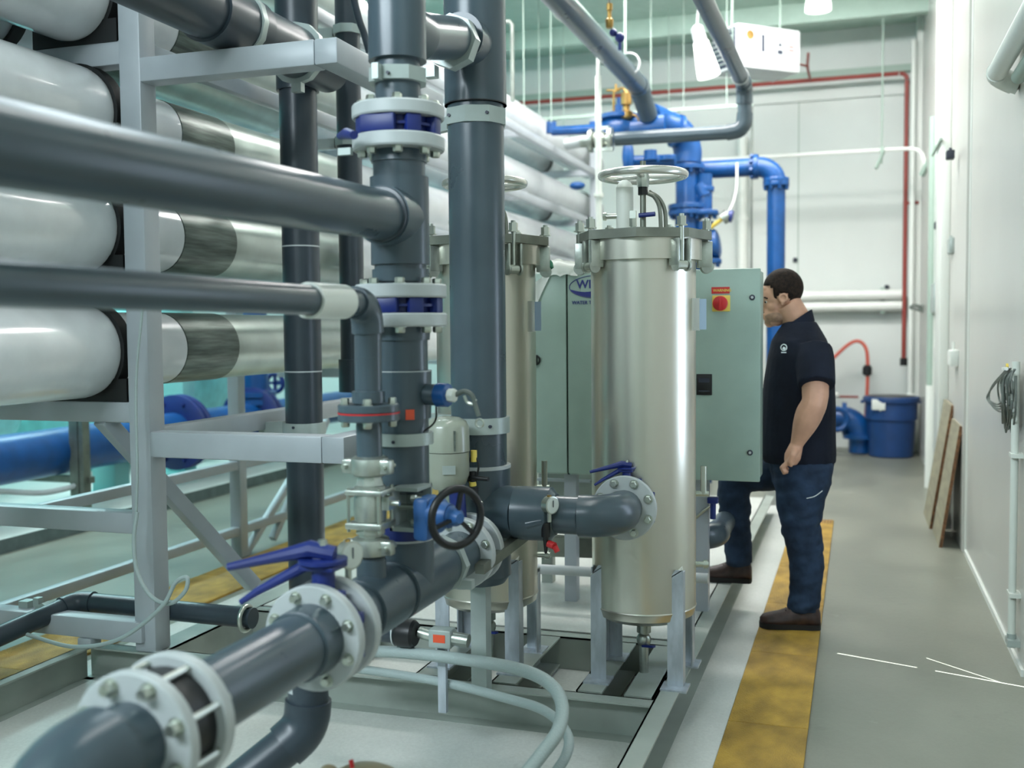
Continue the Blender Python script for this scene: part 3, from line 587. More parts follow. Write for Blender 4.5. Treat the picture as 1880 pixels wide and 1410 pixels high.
# ---- blue capped sensor on riser A
sn_ = thing('sensor_probe', tuple(W(800, 727, x=XH + .1)), 'blue-capped sensor probe with cable sticking out of the flanged riser', 'sensor')
s0 = Vector((XH + .05, YA - .0, zz(727))); 
put('socket', MB().cyl(s0, s0 + Vector((.075, -.02, 0)), .032, n=24), 'pvc', sn_)
put('blue_cap', MB().lathe(s0 + Vector((.07, -.02, 0)), (1, -.15, 0), [(0, .032), (.004, .036), (.038, .035), (.042, .026)], 12), 'blue', sn_)
put('cable_gland', MB().lathe(s0 + Vector((.112, -.03, 0)), (1, -.15, 0), [(0, .02), (.02, .02), (.024, .012)], 8), 'pvcw', sn_)
put('cable', MB().tube(smoothpts([s0 + Vector(q) for q in ((.13, -.03, 0), (.16, -.03, .012), (.185, -.03, 0), (.195, -.03, -.03), (.205, -.03, -.06))]), .0075, 8), 'cable', sn_)
put('cable_hook', MB().tube(smoothpts([s0 + Vector(q) for q in ((.16, -.03, .0), (.17, -.03, -.02), (.19, -.03, -.025), (.195, -.03, -.01))]), .005, 8).torus(s0 + Vector((.207, -.03, -.08)), (0, 1, 0), .012, .003, 20, 6), 'zinc', sn_)
put('black_lead', MB().tube(smoothpts([s0 + Vector(q) for q in ((.06, 0, -.03), (.055, 0, -.08), (.03, -.03, -.11))]), .003, 6), 'rubber', sn_)

# ---- branch from the big riser to the front filter
br = thing('filter_inlet_pipe', (-1.1, YB_ - .05, .845), 'glossy dark grey elbow pipe entering the front stainless filter at its flange', 'pipe')
YE = 3.60
put('reducer', MB().lathe((-1.17, YE, .848), (1, 0, 0), [(0, .097), (.13, .097), (.135, .088), (.15, .074)], 32), 'pvc', br)
run(br, [(-1.06, YE, .848), (-.815, YE, .848), (-.815, 3.80, .848)], .068, R=.10, sock=.16, fr=1.10)
flange(br, (-.815, 3.80, .848), (0, 1, 0), .120, .022, .068, side=(1, 0), bolt=.013)
lever_valve(3.835, .848, -.815, 'small butterfly valve with navy lever in front of the front filter', .62, 22, r=.100, w=.035)
sc_ = thing('drain_cock', tuple(W(1010, 1010, y=3.5)), 'tiny drain cock with red knob hanging below the grey tee', 'valve')
c0 = W(1002, 985, y=3.52)
put('stem', MB().cyl(c0 + Vector((0, 0, .05)), c0, .016).cyl(c0, c0 + Vector((0, 0, -.06)), .011, .005), 'black', sc_)
put('red_knob', MB().cyl(c0 + Vector((.01, 0, -.025)), c0 + Vector((.035, -.01, -.03)), .013).cyl(c0 + Vector((.035, -.01, -.03)), c0 + Vector((.045, -.01, -.05)), .01), 'red', sc_)
put('side_stub', MB().cyl(c0 + Vector((-.01, 0, .055)), c0 + Vector((-.07, 0, .04)), .018), 'pvc', sc_)
bar = thing('support_strut', tuple(W(905, 1035, y=3.4)), 'dark slotted strut slanting under the header end', 'strut')
put('channel', MB().bar(W(880, 1045, y=3.30), W(985, 965, y=3.75), .035, .035), 'steeld', bar)

# ---- left vertical pipes
q = W(556, 640, x=-2.62); pl = thing('vertical_pipe', (q.x, q.y, .3), 'dark vertical pipe with white ring lines in front of the silver vessels', 'pipe')
rr = .092; zl = lambda v: W(556, v, x=-2.62).z
put('pipe', MB().cyl((q.x, q.y, .15), (q.x, q.y, ZC - .02), rr, n=32), 'pvc2', pl)
put('sleeve', MB().cyl((q.x, q.y, zl(172)), (q.x, q.y, 3.2), rr * 1.13, n=32), 'pvc2', pl)
for v in (455, 683): put('white_line', MB().lathe((q.x, q.y, zl(v)), (0, 0, 1), [(0, rr * 1.012), (.007, rr * 1.012)], 32), 'fl', pl)
put('clamp', MB().lathe((q.x, q.y, zl(785) - .03), (0, 0, 1), [(0, rr), (0, rr + .015), (.055, rr + .015), (.055, rr)], 32).bar((q.x - .1, q.y, zl(785)), (XR, q.y, zl(785) - .01), .04, .06), 'strut', pl)
put('bolt_hole', MB().cyl((q.x, q.y - rr - .02, zl(782)), (q.x, q.y - rr, zl(782)), .007, n=10), 'ink', pl)
q2 = W(642, 300, x=-2.60); p4 = thing('vertical_pipe', (q2.x, q2.y, .9), 'narrower dark vertical pipe half hidden behind the flanged riser', 'pipe')
zl = lambda v: W(642, v, x=-2.60).z
put('pipe', MB().cyl((q2.x, q2.y, zl(700)), (q2.x, q2.y, ZC - .02), .066, n=28), 'pvc2', p4)
put('socket', MB().cyl((q2.x, q2.y, zl(720)), (q2.x, q2.y, zl(660)), .078, n=28).cyl((q2.x, q2.y, zl(700)), (q2.x + .3, q2.y, zl(700)), .07), 'pvc2', p4)
for v in (60, 262): put('clamp', MB().lathe((q2.x, q2.y, zl(v) - .02), (0, 0, 1), [(0, .066), (0, .08), (.045, .08), (.045, .066)], 8).bar((q2.x - .08, q2.y, zl(v)), (XR, q2.y, zl(v)), .04, .05), 'strut', p4)
tp = thing('overhead_pipe', (-2.45, 3.5, 2.9), 'fat dark pipe slung at top left on the frame by grey hanger clamps', 'pipe')
t0 = W(300, -20, x=-2.45); t1 = W(545, 78, x=-2.45)
put('pipe', MB().cyl((-2.45, 1.2, t0.z), (-2.45, q.y - .0, t0.z), .115, n=36), 'pvc2', tp)
put('tee', MB().cyl((-2.45, 3.62, t0.z), (-2.45, 3.95, t0.z), .128, n=36), 'pvc2', tp)
for u in (432, 541):
    k = W(u, 60, x=-2.45); b = MB().lathe((-2.45, k.y, t0.z), (0, 1, 0), [(0, .115), (0, .140), (.035, .140), (.035, .115)], 12); b.box((-2.45, k.y + .02, t0.z - .15), (.05, .035, .05)); put('hanger_clamp', b, 'strut', tp)
# low dark pipe at left
lp = thing('low_pipe', (-3.2, 3.85, .28), 'low dark pipe with elbow and square clamp near the floor at far left', 'pipe')
A0 = W(80, 1135, y=3.62); A1 = W(150, 1105, y=3.85); A2 = W(465, 1135, y=3.85)
run(lp, [A0 + Vector((-.12, -.25, -.06)), A1 + Vector((-.02, 0, 0)), A2], .044, 'pvc2', R=.07, sock=.3)
put('clamp', MB().lathe(W(78, 1128, y=3.7) , (A1 - A0), [(0, .05), (.04, .05)], 8).box(W(50, 1112, y=3.75), (.05, .05, .05)).box(W(70, 1105, y=3.75), (.03, .03, .04)), 'strut', lp)
put('clamp', MB().torus(W(452, 1135, y=3.83), (1, 0, 0), .052, .010), 'zinc', lp)
# floor-level dark elbow under the spool
fe = thing('lower_elbow_pipe', tuple(W(565, 1330, y=2.75)), 'dark pipe elbow bending away under the spool, bottom centre-left', 'pipe')
e0 = W(565, 1190, y=2.62); e1 = W(565, 1335, y=2.62); e2 = W(455, 1425, y=2.50)
put('riser_sleeve', MB().cyl(W(562, 1265, y=2.62), W(562, 1222, y=2.62), .056), 'fl', fe)
run(fe, [W(565, 1245, y=2.62), e1, e2 + (e2 - e1)], .058, 'pvc2', R=.095, sock=.25)
# pump top with red vent knob
cp = thing('pump_cap', tuple(W(665, 1440, y=2.35)), 'brass-coloured domed pump top with a red vent knob at the bottom edge', 'pump')
c0 = W(668, 1440, y=2.35)
put('dome', MB().lathe(c0, (0, 0, 1), [(-.1, .10), (0, .098), (.02, .088), (.035, .06), (.042, .02)], 32), 'amber', cp)
put('vent_knob', MB().cyl(c0 + Vector((-.03, 0, .03)), c0 + Vector((-.035, 0, .058)), .006), 'red', cp)
put('side_boss', MB().ball(c0 + Vector((-.10, 0, .01)), .028), 'amber', cp)
# junction box with orange sticker, black union
jb = thing('junction_box', tuple(W(812, 1170, y=3.42)), 'small grey solenoid box with an orange sticker behind the foreground hose', 'box')
c0 = W(812, 1170, y=3.42)
put('box', MB().box(c0, (.085, .06, .066), bev=.006), 'strut', jb); put('sticker', MB().box(c0 + Vector((0, -.031, .003)), (.045, .002, .028)), 'orange', jb)
put('box_post', MB().b2((c0.x - .015, c0.y - .01, .15), (c0.x + .015, c0.y + .01, c0.z - .03)), 'leg', jb); put('nipple', MB().cyl(c0 + Vector((-.04, 0, 0)), c0 + Vector((-.09, 0, .01)), .02), 'steel2', jb); put('nipple', MB().cyl(c0 + Vector((.04, 0, 0)), c0 + Vector((.10, 0, -.005)), .024), 'steel2', jb)
un = thing('pipe_union', tuple(W(745, 1165, y=3.40)), 'black ribbed union nut on a dark pipe below the header', 'pipe fitting')
c0 = W(752, 1163, y=3.40)
put('nut', MB().lathe(c0 + Vector((-.045, 0, 0)), (1, 0, 0), [(0, .046), (.01, .05), (.06, .05), (.07, .042)], 16), 'black', un)
put('pipe', MB().cyl(c0 + Vector((-.35, 0, .01)), c0 + Vector((-.04, 0, 0)), .040), 'pvc2', un)
put('red_sticker', MB().cyl(c0 + Vector((-.055, 0, 0)), c0 + Vector((-.050, 0, 0)), .047), 'fl', un)
# ================================================================== STAINLESS FILTER HOUSINGS
def filt(x, y, label):
    t = thing('filter_housing', (x, y, .15), label, 'filter housing')
    zr = lambda v: W(1183, v, y=4.06).z
    z0, z1 = .43, W(1183, 474, y=3.835).z + .012
    put('shell', MB().lathe((x, y, z0), (0, 0, 1), [(0, .203), (z1 - z0, .203)], 64, cap=False), 'steel', t)
    put('dished_bottom', MB().lathe((x, y, z0), (0, 0, -1), [(-.004, .2035), (.0, .206), (.004, .2035), (.03, .198), (.052, .16), (.063, .09), (.066, .02)], 64), 'steel', t)
    put('collar', MB().lathe((x, y, z1 - .012), (0, 0, 1), [(0, .204), (0, .226), (.078, .226), (.078, .19)], 64), 'steel', t)
    # lid: octagonal plate with bolt lobes
    zl = z1 + .066; b = MB(); pts = []
    for k in range(16):
        a = math.tau * k / 16 + .10; r = .262 if k % 2 == 0 else .238; pts.append((x + math.cos(a) * r, y + math.sin(a) * r, zl))
    b.prism(pts, (0, 0, .034)); put('lid', b, 'steeld', t)
    for ang_ in (-44, 14, 75, 135, -168, -132):
        a = math.radians(ang_); R = Matrix.Rotation(a, 3, 'Z'); o = Vector((x, y, 0)); P = lambda r, s_, z: o + R @ Vector((r, s_, 0)) + Vector((0, 0, z))
        g = MB()
        for s_ in (-1, 1): g.box(P(.236, s_ * .026, z1 + .012), (.055, .011, .10), R, bev=.003); g.cyl(P(.245, s_ * .030, z1 - .036), P(.245, s_ * .022, z1 - .036), .024)
        put('clevis', g, 'steel2', t)
        put('swing_bolt', MB().cyl(P(.245, 0, z1 - .04), P(.245, 0, zl + .085), .010, n=12).cyl(P(.245, -.018, z1 - .036), P(.245, .018, z1 - .036), .018), 'zinc', t)
        put('swing_nut', MB().lathe(P(.245, 0, zl + .042), (0, 0, 1), [(0, .024), (.004, .024), (.004, .018), (.034, .018)], 6), 'zinc', t)
    # four angle legs with mitred tops and foot plates
    for sx, dx in ((-1, -.149), (1, .149)):
        for sy in (-1, 1):
            px, py = x + dx, y + sy * .150; w = .060; zt = .60 if sy < 0 else .50
            g = MB(); a = Vector((px - w / 2, py - .004, .155)); 
            g.prism([(px - w / 2, py, .155), (px + w / 2, py, .155), (px + w / 2, py, zt - (.0 if sx > 0 else .0)), (px, py, zt), (px - w / 2, py, zt + (-.045))], (0, -.006 * sy, 0))
            xo_ = px + (w / 2 - .0005) * sx; yo_ = py - sy * .0065; g.prism([(xo_, yo_, .155), (xo_, py - sy * w, .155), (xo_, py - sy * w, zt - .01), (xo_, yo_, zt - .01)], (-.006 * sx, 0, 0))
            l = put('leg', g, 'leg', t, smooth=False); put('leg_cap', MB().prism([(px - w / 2, py, zt - .04), (px + w / 2, py, zt + .002), (px + w / 2 - .01 * sx, py + .04 * -sy, zt + .006)], (0, 0, .004)), 'pvcw', l, smooth=False); put('foot_plate', MB().box((px, py, .152), (.10, .10, .008)), 'leg', l)
    put('drain_pipe', MB().cyl((x, y, .14), (x, y, .37), .018).cyl((x, y, .31), (x, y, .35), .028).ball((x, y, .28), .03, n=12), 'steel2', t); put('drain_lever', MB().bar((x, y - .02, .26), (x + .05, y - .05, .27), .016, .008), 'navy', t)
    put('side_port', MB().cyl((x + .19, y + .06, .58), (x + .245, y + .07, .58), .012).cyl((x + .225, y + .065, .58), (x + .24, y + .068, .58), .018), 'zinc', t)
    put('side_port', MB().cyl((x + .19, y + .06, .86), (x + .245, y + .07, .86), .012).cyl((x + .225, y + .065, .86), (x + .225, y + .066, .97), .012), 'zinc', t)
    # name plate standing off the shell
    zn = W(1280, 577, y=4.0).z; put('nameplate', MB().box((x + .205, y - .055, zn), (.045, .004, .122), Matrix.Rotation(-.2, 3, 'Z')).box((x + .205, y - .04, zn + .05), (.04, .03, .004)).box((x + .205, y - .04, zn - .05), (.04, .03, .004)), 'chrome', t)
    put('plate_film', MB().box((x + .238, y - .058, zn), (.028, .003, .115), Matrix.Rotation(.1, 3, 'Z')), 'bluefilm', t)
    # hand wheel on its stem, davit pipe, vent valve
    zw = zr(322); zt = zl + .034
    hw = put('handwheel', MB().torus((x, y, zw), (0, 0, 1), .160, .0155, 48, 12), 'chrome', t)
    for k in range(3):
        a = k * math.tau / 3 + .5; put('spoke', MB().bar((x, y, zw - .005), (x + math.cos(a) * .155, y + math.sin(a) * .155, zw), .022, .012, bev=.004), 'chrome', hw)
    put('hub', MB().lathe((x, y, zw - .045), (0, 0, 1), [(0, .022), (.03, .026), (.06, .020)], 8), 'steel2', hw)
    put('wheel_stem', MB().cyl((x, y, zt), (x, y, zw + .055), .0115), 'steeld', t); put('stem_nut', MB().lathe((x, y, zw - .075), (0, 0, 1), [(0, .020), (.03, .020)], 6), 'black', t)
    put('bent_rod', MB().tube(smoothpts([(x + .02, y, zw - .07), (x + .045, y, zw - .085), (x + .065, y, zw - .13), (x + .07, y, zt)]), .008, 8).tube(smoothpts([(x + .02, y + .02, zw - .06), (x + .06, y + .02, zw - .09), (x + .082, y + .02, zw - .14), (x + .085, y + .02, zt)]), .008, 8), 'steeld', t)
    put('davit_post', MB().cyl((x - .078, y + .03, zt), (x - .078, y + .03, zw - .04), .034, n=28).lathe((x - .078, y + .03, zw - .04), (0, 0, 1), [(0, .034), (.02, .024), (.03, .01)], 28), 'pvcw', t)
    put('side_fitting', MB().cyl((x - .10, y + .02, zw - .15), (x - .155, y + .02, zw - .15), .010).lathe((x - .15, y + .02, zw - .15), (-1, 0, 0), [(0, .016), (.012, .016)], 8), 'zinc', t)
    v0 = Vector((x - .035, y - .02, zt)); put('vent_valve', MB().cyl(v0, v0 + Vector((0, 0, .08)), .010).lathe(v0 + Vector((0, 0, .025)), (0, 0, 1), [(0, .015), (.03, .015)], 6).box(v0 + Vector((0, 0, .07)), (.024, .02, .03)), 'zinc', t)
    put('vent_lever', MB().cyl(v0 + Vector((.025, -.01, .065)), v0 + Vector((.088, -.012, .068)), .009), 'navy', t)
    return t
filt(-.795, 4.06, 'front brushed stainless filter housing with chrome handwheel, right in front of the cabinet')
filt(-1.445, 4.06, 'rear-left stainless filter housing half hidden behind the thickest dark riser')
# green cap and plastic bag behind the rear filter
gcap = thing('green_valve_cap', tuple(W(1008, 482, y=4.15)), 'small green valve cap beside the rear filter top', 'cap')
c0 = W(1006, 482, y=4.15); put('arm', MB().cyl(c0 + Vector((0, 0, -.01)), (-1.40, 4.12, c0.z - .02), .008), 'steel2', gcap); put('cap', MB().lathe(c0 + Vector((0, 0, -.03)), (0, .1, 1), [(0, .012), (.01, .024), (.03, .02), (.04, .012)], 12).lathe(c0, (-1, 0, .7), [(0, .014), (.035, .018)], 12), 'green', gcap)
put('knob', MB().ball(c0 + Vector((-.015, 0, .022)), .018, n=10), 'black', gcap)

bg_ = thing('plastic_sheet', tuple(W(1020, 500, y=5.0)), 'crumpled white plastic sheet draped over the cabinet top beside the green cap', 'plastic sheet')
b = MB(); N = 14; top_ = []
rows_ = [(4.885, 506, 575, .0), (4.89, 500, 530, .5), (4.95, 490, 490, 1), (5.03, 484, 480, 1), (5.12, 494, 488, 1)]
from mathutils import noise as mn
gv_ = []
for (yy, v0_, v1_, f_) in rows_:
    row = []
    for k in range(N):
        t = k / (N - 1); u_ = 978 + 82 * t; vv_ = v1_ + (v0_ - v1_) * min(1, t * 2.6) if f_ < 1 else v0_ - 8 * math.sin(t * math.pi); q_ = W(u_, vv_, y=yy); q_.z += .012 * mn.noise(Vector((t * 9, yy * 20, 3)))
        row.append(b.b.verts.new(q_))
    gv_.append(row)
for r0_, r1_ in zip(gv_, gv_[1:]):
    for k in range(N - 1): b.b.faces.new((r0_[k], r0_[k + 1], r1_[k + 1], r1_[k]))
bmesh.ops.solidify(b.b, geom=b.b.faces[:], thickness=.003)
put('sheet', b, 'pvcw', bg_, ang=2)
# ================================================================== CONTROL CABINET
pc = thing('control_cabinet', (-.95, 5.05, .15), 'grey-green electrical control cabinet with red and yellow isolator switch, beside the man', 'control cabinet')
X0, X1, Y0, Y1, Z0, Z1 = -1.62, -.418, 4.93, 5.16, .80, 1.778
put('cabinet_body', MB().b2((X0, Y0, Z0), (X1 - .012, Y1, Z1 - .006), bev=.006), 'panel', pc)
xs = (X0, -1.333, -.88, X1)
doors = []
for a, b in zip(xs, xs[1:]):
    d = put('door', MB().b2((a + .004, Y0 - .028, Z0 + .008 if b != X1 else Z0), (b - .004, Y0 - .002, Z1), bev=.005), 'panel', pc); doors.append(d)
put('door_seam', MB().b2((-1.338, Y0 - .004, Z0), (-1.328, Y0, Z1)), 'paneledge', pc)
yf = Y0 - .029
def locks(u, v):
    c = W(u, v, y=yf); put('lock', MB().lathe(c + Vector((0, .004, 0)), (0, -1, 0), [(0, .013), (.006, .013), (.008, .009)], 20), 'ink', pc); put('lock_core', MB().cyl(c, c + Vector((0, -.007, 0)), .006), 'fl', pc)
locks(1381, 546); locks(1377, 831)
c = W(1323, 533, y=yf); put('warning_plate', MB().box(c, (.082, .004, .030)), 'red', pc); text('plate_text', 'WARNING', c + Vector((-.034, -.003, -.006)), .017, Matrix.Rotation(math.pi / 2, 3, 'X'), 'yellow', pc, .0003)
c = W(1324, 557, y=yf); put('switch_plate', MB().box(c, (.082, .010, .074), bev=.004), 'yellow', pc)
k = put('switch_knob', MB().lathe(c + Vector((-.003, -.004, 0)), (0, -1, 0), [(0, .034), (.012, .034), (.016, .028)], 28), 'red', pc); put('knob_grip', MB().box(c + Vector((-.003, -.026, 0)), (.014, .018, .062), bev=.004), 'red', k)
c = W(1293, 706, y=yf); put('display_meter', MB().box(c, (.072, .012, .098), bev=.003), 'black', pc); put('meter_keys', MB().box(c + Vector((.0, -.007, -.03)), (.05, .001, .006)).box(c + Vector((0, -.007, .02)), (.05, .001, .02)), 'ink', pc)
c = W(985, 661, y=yf); put('turn_handle', MB().torus(c + Vector((0, -.01, 0)), (0, 1, 0), .020, .005, 20, 8).box(c + Vector((0, -.01, 0)), (.012, .02, .05)), 'black', pc)
# printed emblem: oval outline, wave, lettering (mostly hidden by the filter)
c = W(1052, 531, y=yf - .001); ec = c + Vector((.13, 0, .01)); RX, RZ = .148, .055
b = MB(); b.tube([ec + Vector((math.cos(a) * RX, 0, math.sin(a) * RZ)) for a in [k * math.tau / 64 for k in range(64)]], .0018, 6, True); put('emblem_ring', b, 'navyink', pc)
top = [ec + Vector((x_, 0, -.012 - .012 * math.sin((x_ + .14) * 22))) for x_ in [-.142 + .284 * k / 24 for k in range(25)]]
bot = [ec + Vector((x_, 0, -RZ * math.sqrt(max(0, 1 - (x_ / RX) ** 2)) * .95)) for x_ in [.142 - .284 * k / 24 for k in range(25)]]
b = MB(); b.prism(top + bot, (0, -.0006, 0)); put('emblem_wave', b, 'navyink', pc, smooth=False)
RXm = Matrix.Rotation(math.pi / 2, 3, 'X')
text('lettering', 'WI', ec + Vector((-.112, -.001, -.006)), .056, RXm, 'navyink', pc, .0008)
text('lettering', 'WATER T', ec + Vector((-.135, -.001, -.082)), .0225, RXm, 'navyink', pc, .0006)
for xx in (-1.35, -.70): put('cabinet_leg', MB().b2((xx - .03, Y0 + .08, .15), (xx + .03, Y0 + .14, Z0 + .01)), 'frame', pc)
# pale box and beams under the cabinet, behind
bx = thing('terminal_box', tuple(W(1035, 900, y=5.3)), 'pale grey box with a ledge standing under the cabinet, left of the front filter', 'box')
a = W(988, 858, y=5.3); b_ = W(1086, 905, y=5.3); put('box', MB().b2((a.x, 5.3, b_.z - .1), (b_.x + .3, 5.6, a.z), bev=.006), 'skid', bx); put('ledge', MB().b2((a.x, 5.27, W(1000, 882, y=5.3).z), (b_.x, 5.3, W(1000, 877, y=5.3).z)), 'frame', bx)
put('box_legs', MB().b2((a.x, 5.35, .149), (a.x + .06, 5.41, b_.z)).b2((b_.x + .2, 5.35, .149), (b_.x + .26, 5.41, b_.z)), 'skid', bx)
lowp = thing('skid_pipe', tuple(W(1000, 1045, y=4.9)), 'pale pipe lying low across the skid behind the filters', 'pipe')
put('pipe', MB().cyl(W(960, 1043, y=4.9), W(1300, 1062, y=4.9), .024), 'fl', lowp); put('dark_beam', MB().bar(W(960, 1000, y=5.2), W(1290, 1010, y=5.2), .08, .10), 'steeld', lowp)
# rear dark pipe between the filter and the man's leg with a blue valve
rp = thing('rear_pipe', tuple(W(1310, 985, y=5.2)), 'dark pipe stub with small navy valve between front filter and raised leg', 'pipe')
run(rp, [W(1240, 985, y=5.1), W(1312, 985, y=5.1), W(1312, 985, y=5.1) + Vector((0, .4, 0))], .055, 'pvc', R=.08, sock=.2)
c = W(1309, 918, y=5.0); put('valve', MB().box(c, (.05, .04, .03), bev=.004).cyl(c, c + Vector((0, 0, -.09)), .014), 'navy', rp); put('tube', MB().tube(smoothpts([c + Vector((.0, 0, -.02)), c + Vector((-.05, 0, -.06)), c + Vector((-.09, 0, -.1))]), .006, 8), 'zinc', rp)

# ================================================================== LOOSE GREY CONDUIT HOSES IN FRONT
def hose(pts, r, label, m='hose', name='flexible_conduit', cat='hose'):
    o = put(name, MB().tube(smoothpts(pts, 8), r, 12), m); return tag(o, label, cat)
hose([W(640, 1195, y=3.42), W(740, 1198, y=3.40), W(860, 1212, y=3.36), W(950, 1228, y=3.30), W(1005, 1252, y=3.22), W(1031, 1290, y=3.12), W(1025, 1340, y=3.0), W(990, 1390, y=2.9), W(950, 1440, y=2.8)], .0215, 'outer thick grey flexible conduit curving over the skid at bottom centre')
hose([W(640, 1225, y=3.50), W(800, 1250, y=3.46), W(930, 1282, y=3.38), W(1000, 1305, y=3.3), W(1040, 1345, y=3.2), W(1040, 1385, y=3.1), W(1005, 1440, y=2.95)], .0165, 'inner thinner grey conduit looping under the thick one at bottom centre')
hose([W(252, 940, y=3.6), W(246, 990, y=3.58), W(252, 1050, y=3.56), W(278, 1095, y=3.54), W(312, 1108, y=3.52), W(340, 1085, y=3.5), W(343, 1060, y=3.5), W(322, 1070, y=3.5), W(300, 1110, y=3.5), W(250, 1155, y=3.5), W(200, 1180, y=3.5), W(130, 1187, y=3.5), W(50, 1165, y=3.55)], .0085, 'thin pale cable looping around the foot of the pale frame post', 'hose', 'cable', 'cable')
hose([W(262, 560, y=3.62), W(250, 700, y=3.62), W(252, 860, y=3.6), W(250, 940, y=3.6)], .006, 'thin pale cable running down the front of the pale frame post', 'hose', 'cable', 'cable')
hose([W(1012, 0, y=7.5) + Vector((0, 0, .3)), W(1015, 15, y=7.5), W(1045, 45, y=8.0), W(1085, 70, y=8.4), W(1100, 95, y=8.5)], .016, 'white flexible conduit dropping from the ceiling to the slim post', 'conduit')
hose([W(1353, 300, y=10.4), W(1352, 345, y=10.3), W(1345, 375, y=10.2), W(1336, 392, y=10.1)], .012, 'grey flexible conduit hanging from the blue pipe to a sensor', 'conduit')
hose([W(625, 0, x=-2.3) + Vector((0, 0, .3)), W(655, 20, x=-2.3), W(668, 60, x=-2.3), W(678, 95, x=-2.3)], .018, 'grey cable conduit dropping beside the narrower vertical pipe at top', 'pvc2')
hose([W(70, 38, x=-3.5), W(90, 70, x=-3.4), W(100, 90, x=-3.3)], .01, 'dark cable tucked between the upper vessels', 'rubber', 'cable', 'cable')
# ================================================================== OVERHEAD GREY PIPES AND BLUE PIPEWORK AT THE FAR END
oa = thing('overhead_pipe', tuple(W(1100, 80, y=8)), 'upper left of two grey overhead pipes, running down into the blue elbow', 'pipe')
a1 = W(1165, 150, y=9.3); run(oa, [(a1.x, 4.0, a1.z), (a1.x, 9.5, a1.z), W(1190, 212, y=9.8)], .088, 'pvc', R=.12, sock=.3, fr=1.08)
put('hanger_ring', MB().torus(W(1154, 118, y=8.9), (0, 1, 0), .094, .008), 'fl', oa)
ob = thing('overhead_pipe', tuple(W(1367, 158, y=8.8)), 'right one of two grey overhead pipes, dropping and turning left to the steel valve', 'pipe')
p1_ = W(1367, 158, y=8.8); r0 = W(1130, 250, y=8.8); r1 = W(1367, 240, y=8.8)
run(ob, [(p1_.x, 4.0, p1_.z), (p1_.x, 8.8, p1_.z), (p1_.x, 8.8, r1.z), (r0.x, 8.8, r1.z)], .058, 'pvc', R=.09, sock=.45, fr=1.14)
put('hanger_ring', MB().torus((p1_.x, 8.45, p1_.z), (0, 1, 0), .063, .006), 'fl', ob)
vv = thing('steel_valve', tuple(W(1095, 250, y=8.8)), 'cast steel valve joining the right overhead pipe to the top vessel', 'valve')
c = W(1100, 251, y=8.8); c.z = r1.z
put('body', MB().cyl(c + Vector((.12, 0, 0)), c + Vector((-.16, 0, 0)), .052).lathe(c + Vector((.085, 0, 0)), (1, 0, 0), [(0, .10), (.03, .10)], 24).lathe(c + Vector((-.08, 0, 0)), (1, 0, 0), [(0, .10), (.03, .10)], 24).ball(c, .08), 'steel2', vv)
put('clamp_bolts', MB().box(c + Vector((.05, -.05, .09)), (.10, .03, .03)).box(c + Vector((.05, -.05, -.09)), (.16, .03, .03)), 'zinc', vv); put('pipe', MB().cyl(c + Vector((-.15, 0, 0)), c + Vector((-.30, .05, -.01)), .048), 'fl', vv)
sp = thing('slim_post', tuple(W(1098, 420, y=8.5)), 'slim pale conduit post rising in front of the rack end', 'post')
a = W(1098, 95, y=8.5); zt = W(1098, 140, y=8.5).z
put('post', MB().cyl((a.x, 8.5, .15), (a.x, 8.5, zt), .026).cyl((a.x, 8.5, zt - .02), (a.x, 8.5, W(1098, 92, y=8.5).z), .014), 'conduit', sp); put('coupling', MB().cyl((a.x, 8.5, W(1098, 362, y=8.5).z), (a.x, 8.5, W(1098, 355, y=8.5).z), .04), 'conduit', sp)
def bflange(root, c, ax, r, rp, nb=8, m='blue'): return flange(root, c, ax, r, .045, rp, nb, m, m, bolt=.018, bl=.03, side=(1, 0))
YBL = 10.2
bl = thing('blue_pipe', (-1.56, YBL, 1.2), 'thick bright blue vertical pipe with flanges behind the front filter', 'pipe')
q = W(1262, 400, y=YBL); xq = q.x; ZQ = lambda v: W(1262, v, y=YBL).z
put('pipe', MB().cyl((xq, YBL, .0), (xq, YBL, ZQ(395)), .118, n=28), 'blue', bl); put('pipe', MB().cyl((xq, YBL, ZQ(398)), (xq, YBL, ZQ(285)), .112, n=28), 'blue', bl)
bflange(bl, (xq, YBL, ZQ(380)), (0, 0, 1), .185, .118); bflange(bl, (xq, YBL, ZQ(391)), (0, 0, 1), .185, .118); bflange(bl, (xq, YBL, ZQ(308)), (0, 0, 1), .165, .112)
e0 = W(1262, 300, y=YBL); e1 = W(1268, 255, y=YBL); e2 = W(1196, 215, y=YBL - .35)
put('elbow', MB().tube(smoothpts([(xq, YBL, ZQ(300)), (xq, YBL, ZQ(275)), (xq - .06, YBL - .05, ZQ(245)), (xq - .22, YBL - .16, ZQ(228)), tuple(W(1192, 215, y=YBL - .3))]), .135, 24), 'blue', bl)
put('elbow_collar', MB().lathe(W(1240, 240, y=YBL - .12), (1, .7, -.35), [(0, .16), (.03, .16)], 28), 'blue', bl)
put('side_branch', MB().cyl((xq + .05, YBL, ZQ(362)), (xq + .22, YBL, ZQ(362)), .06).cyl((xq + .12, YBL - .02, ZQ(340)), (xq + .17, YBL - .02, ZQ(362)), .07), 'blue', bl); bflange(bl, (xq + .17, YBL, ZQ(349)), (0, 0, 1), .085, .03, 4)
bv = thing('blue_valve', (xq + .2, YBL, 2.0), 'bulging blue flanged check valve right of the thick blue pipe, above the cabinet', 'valve')
c = W(1297, 455, y=YBL)
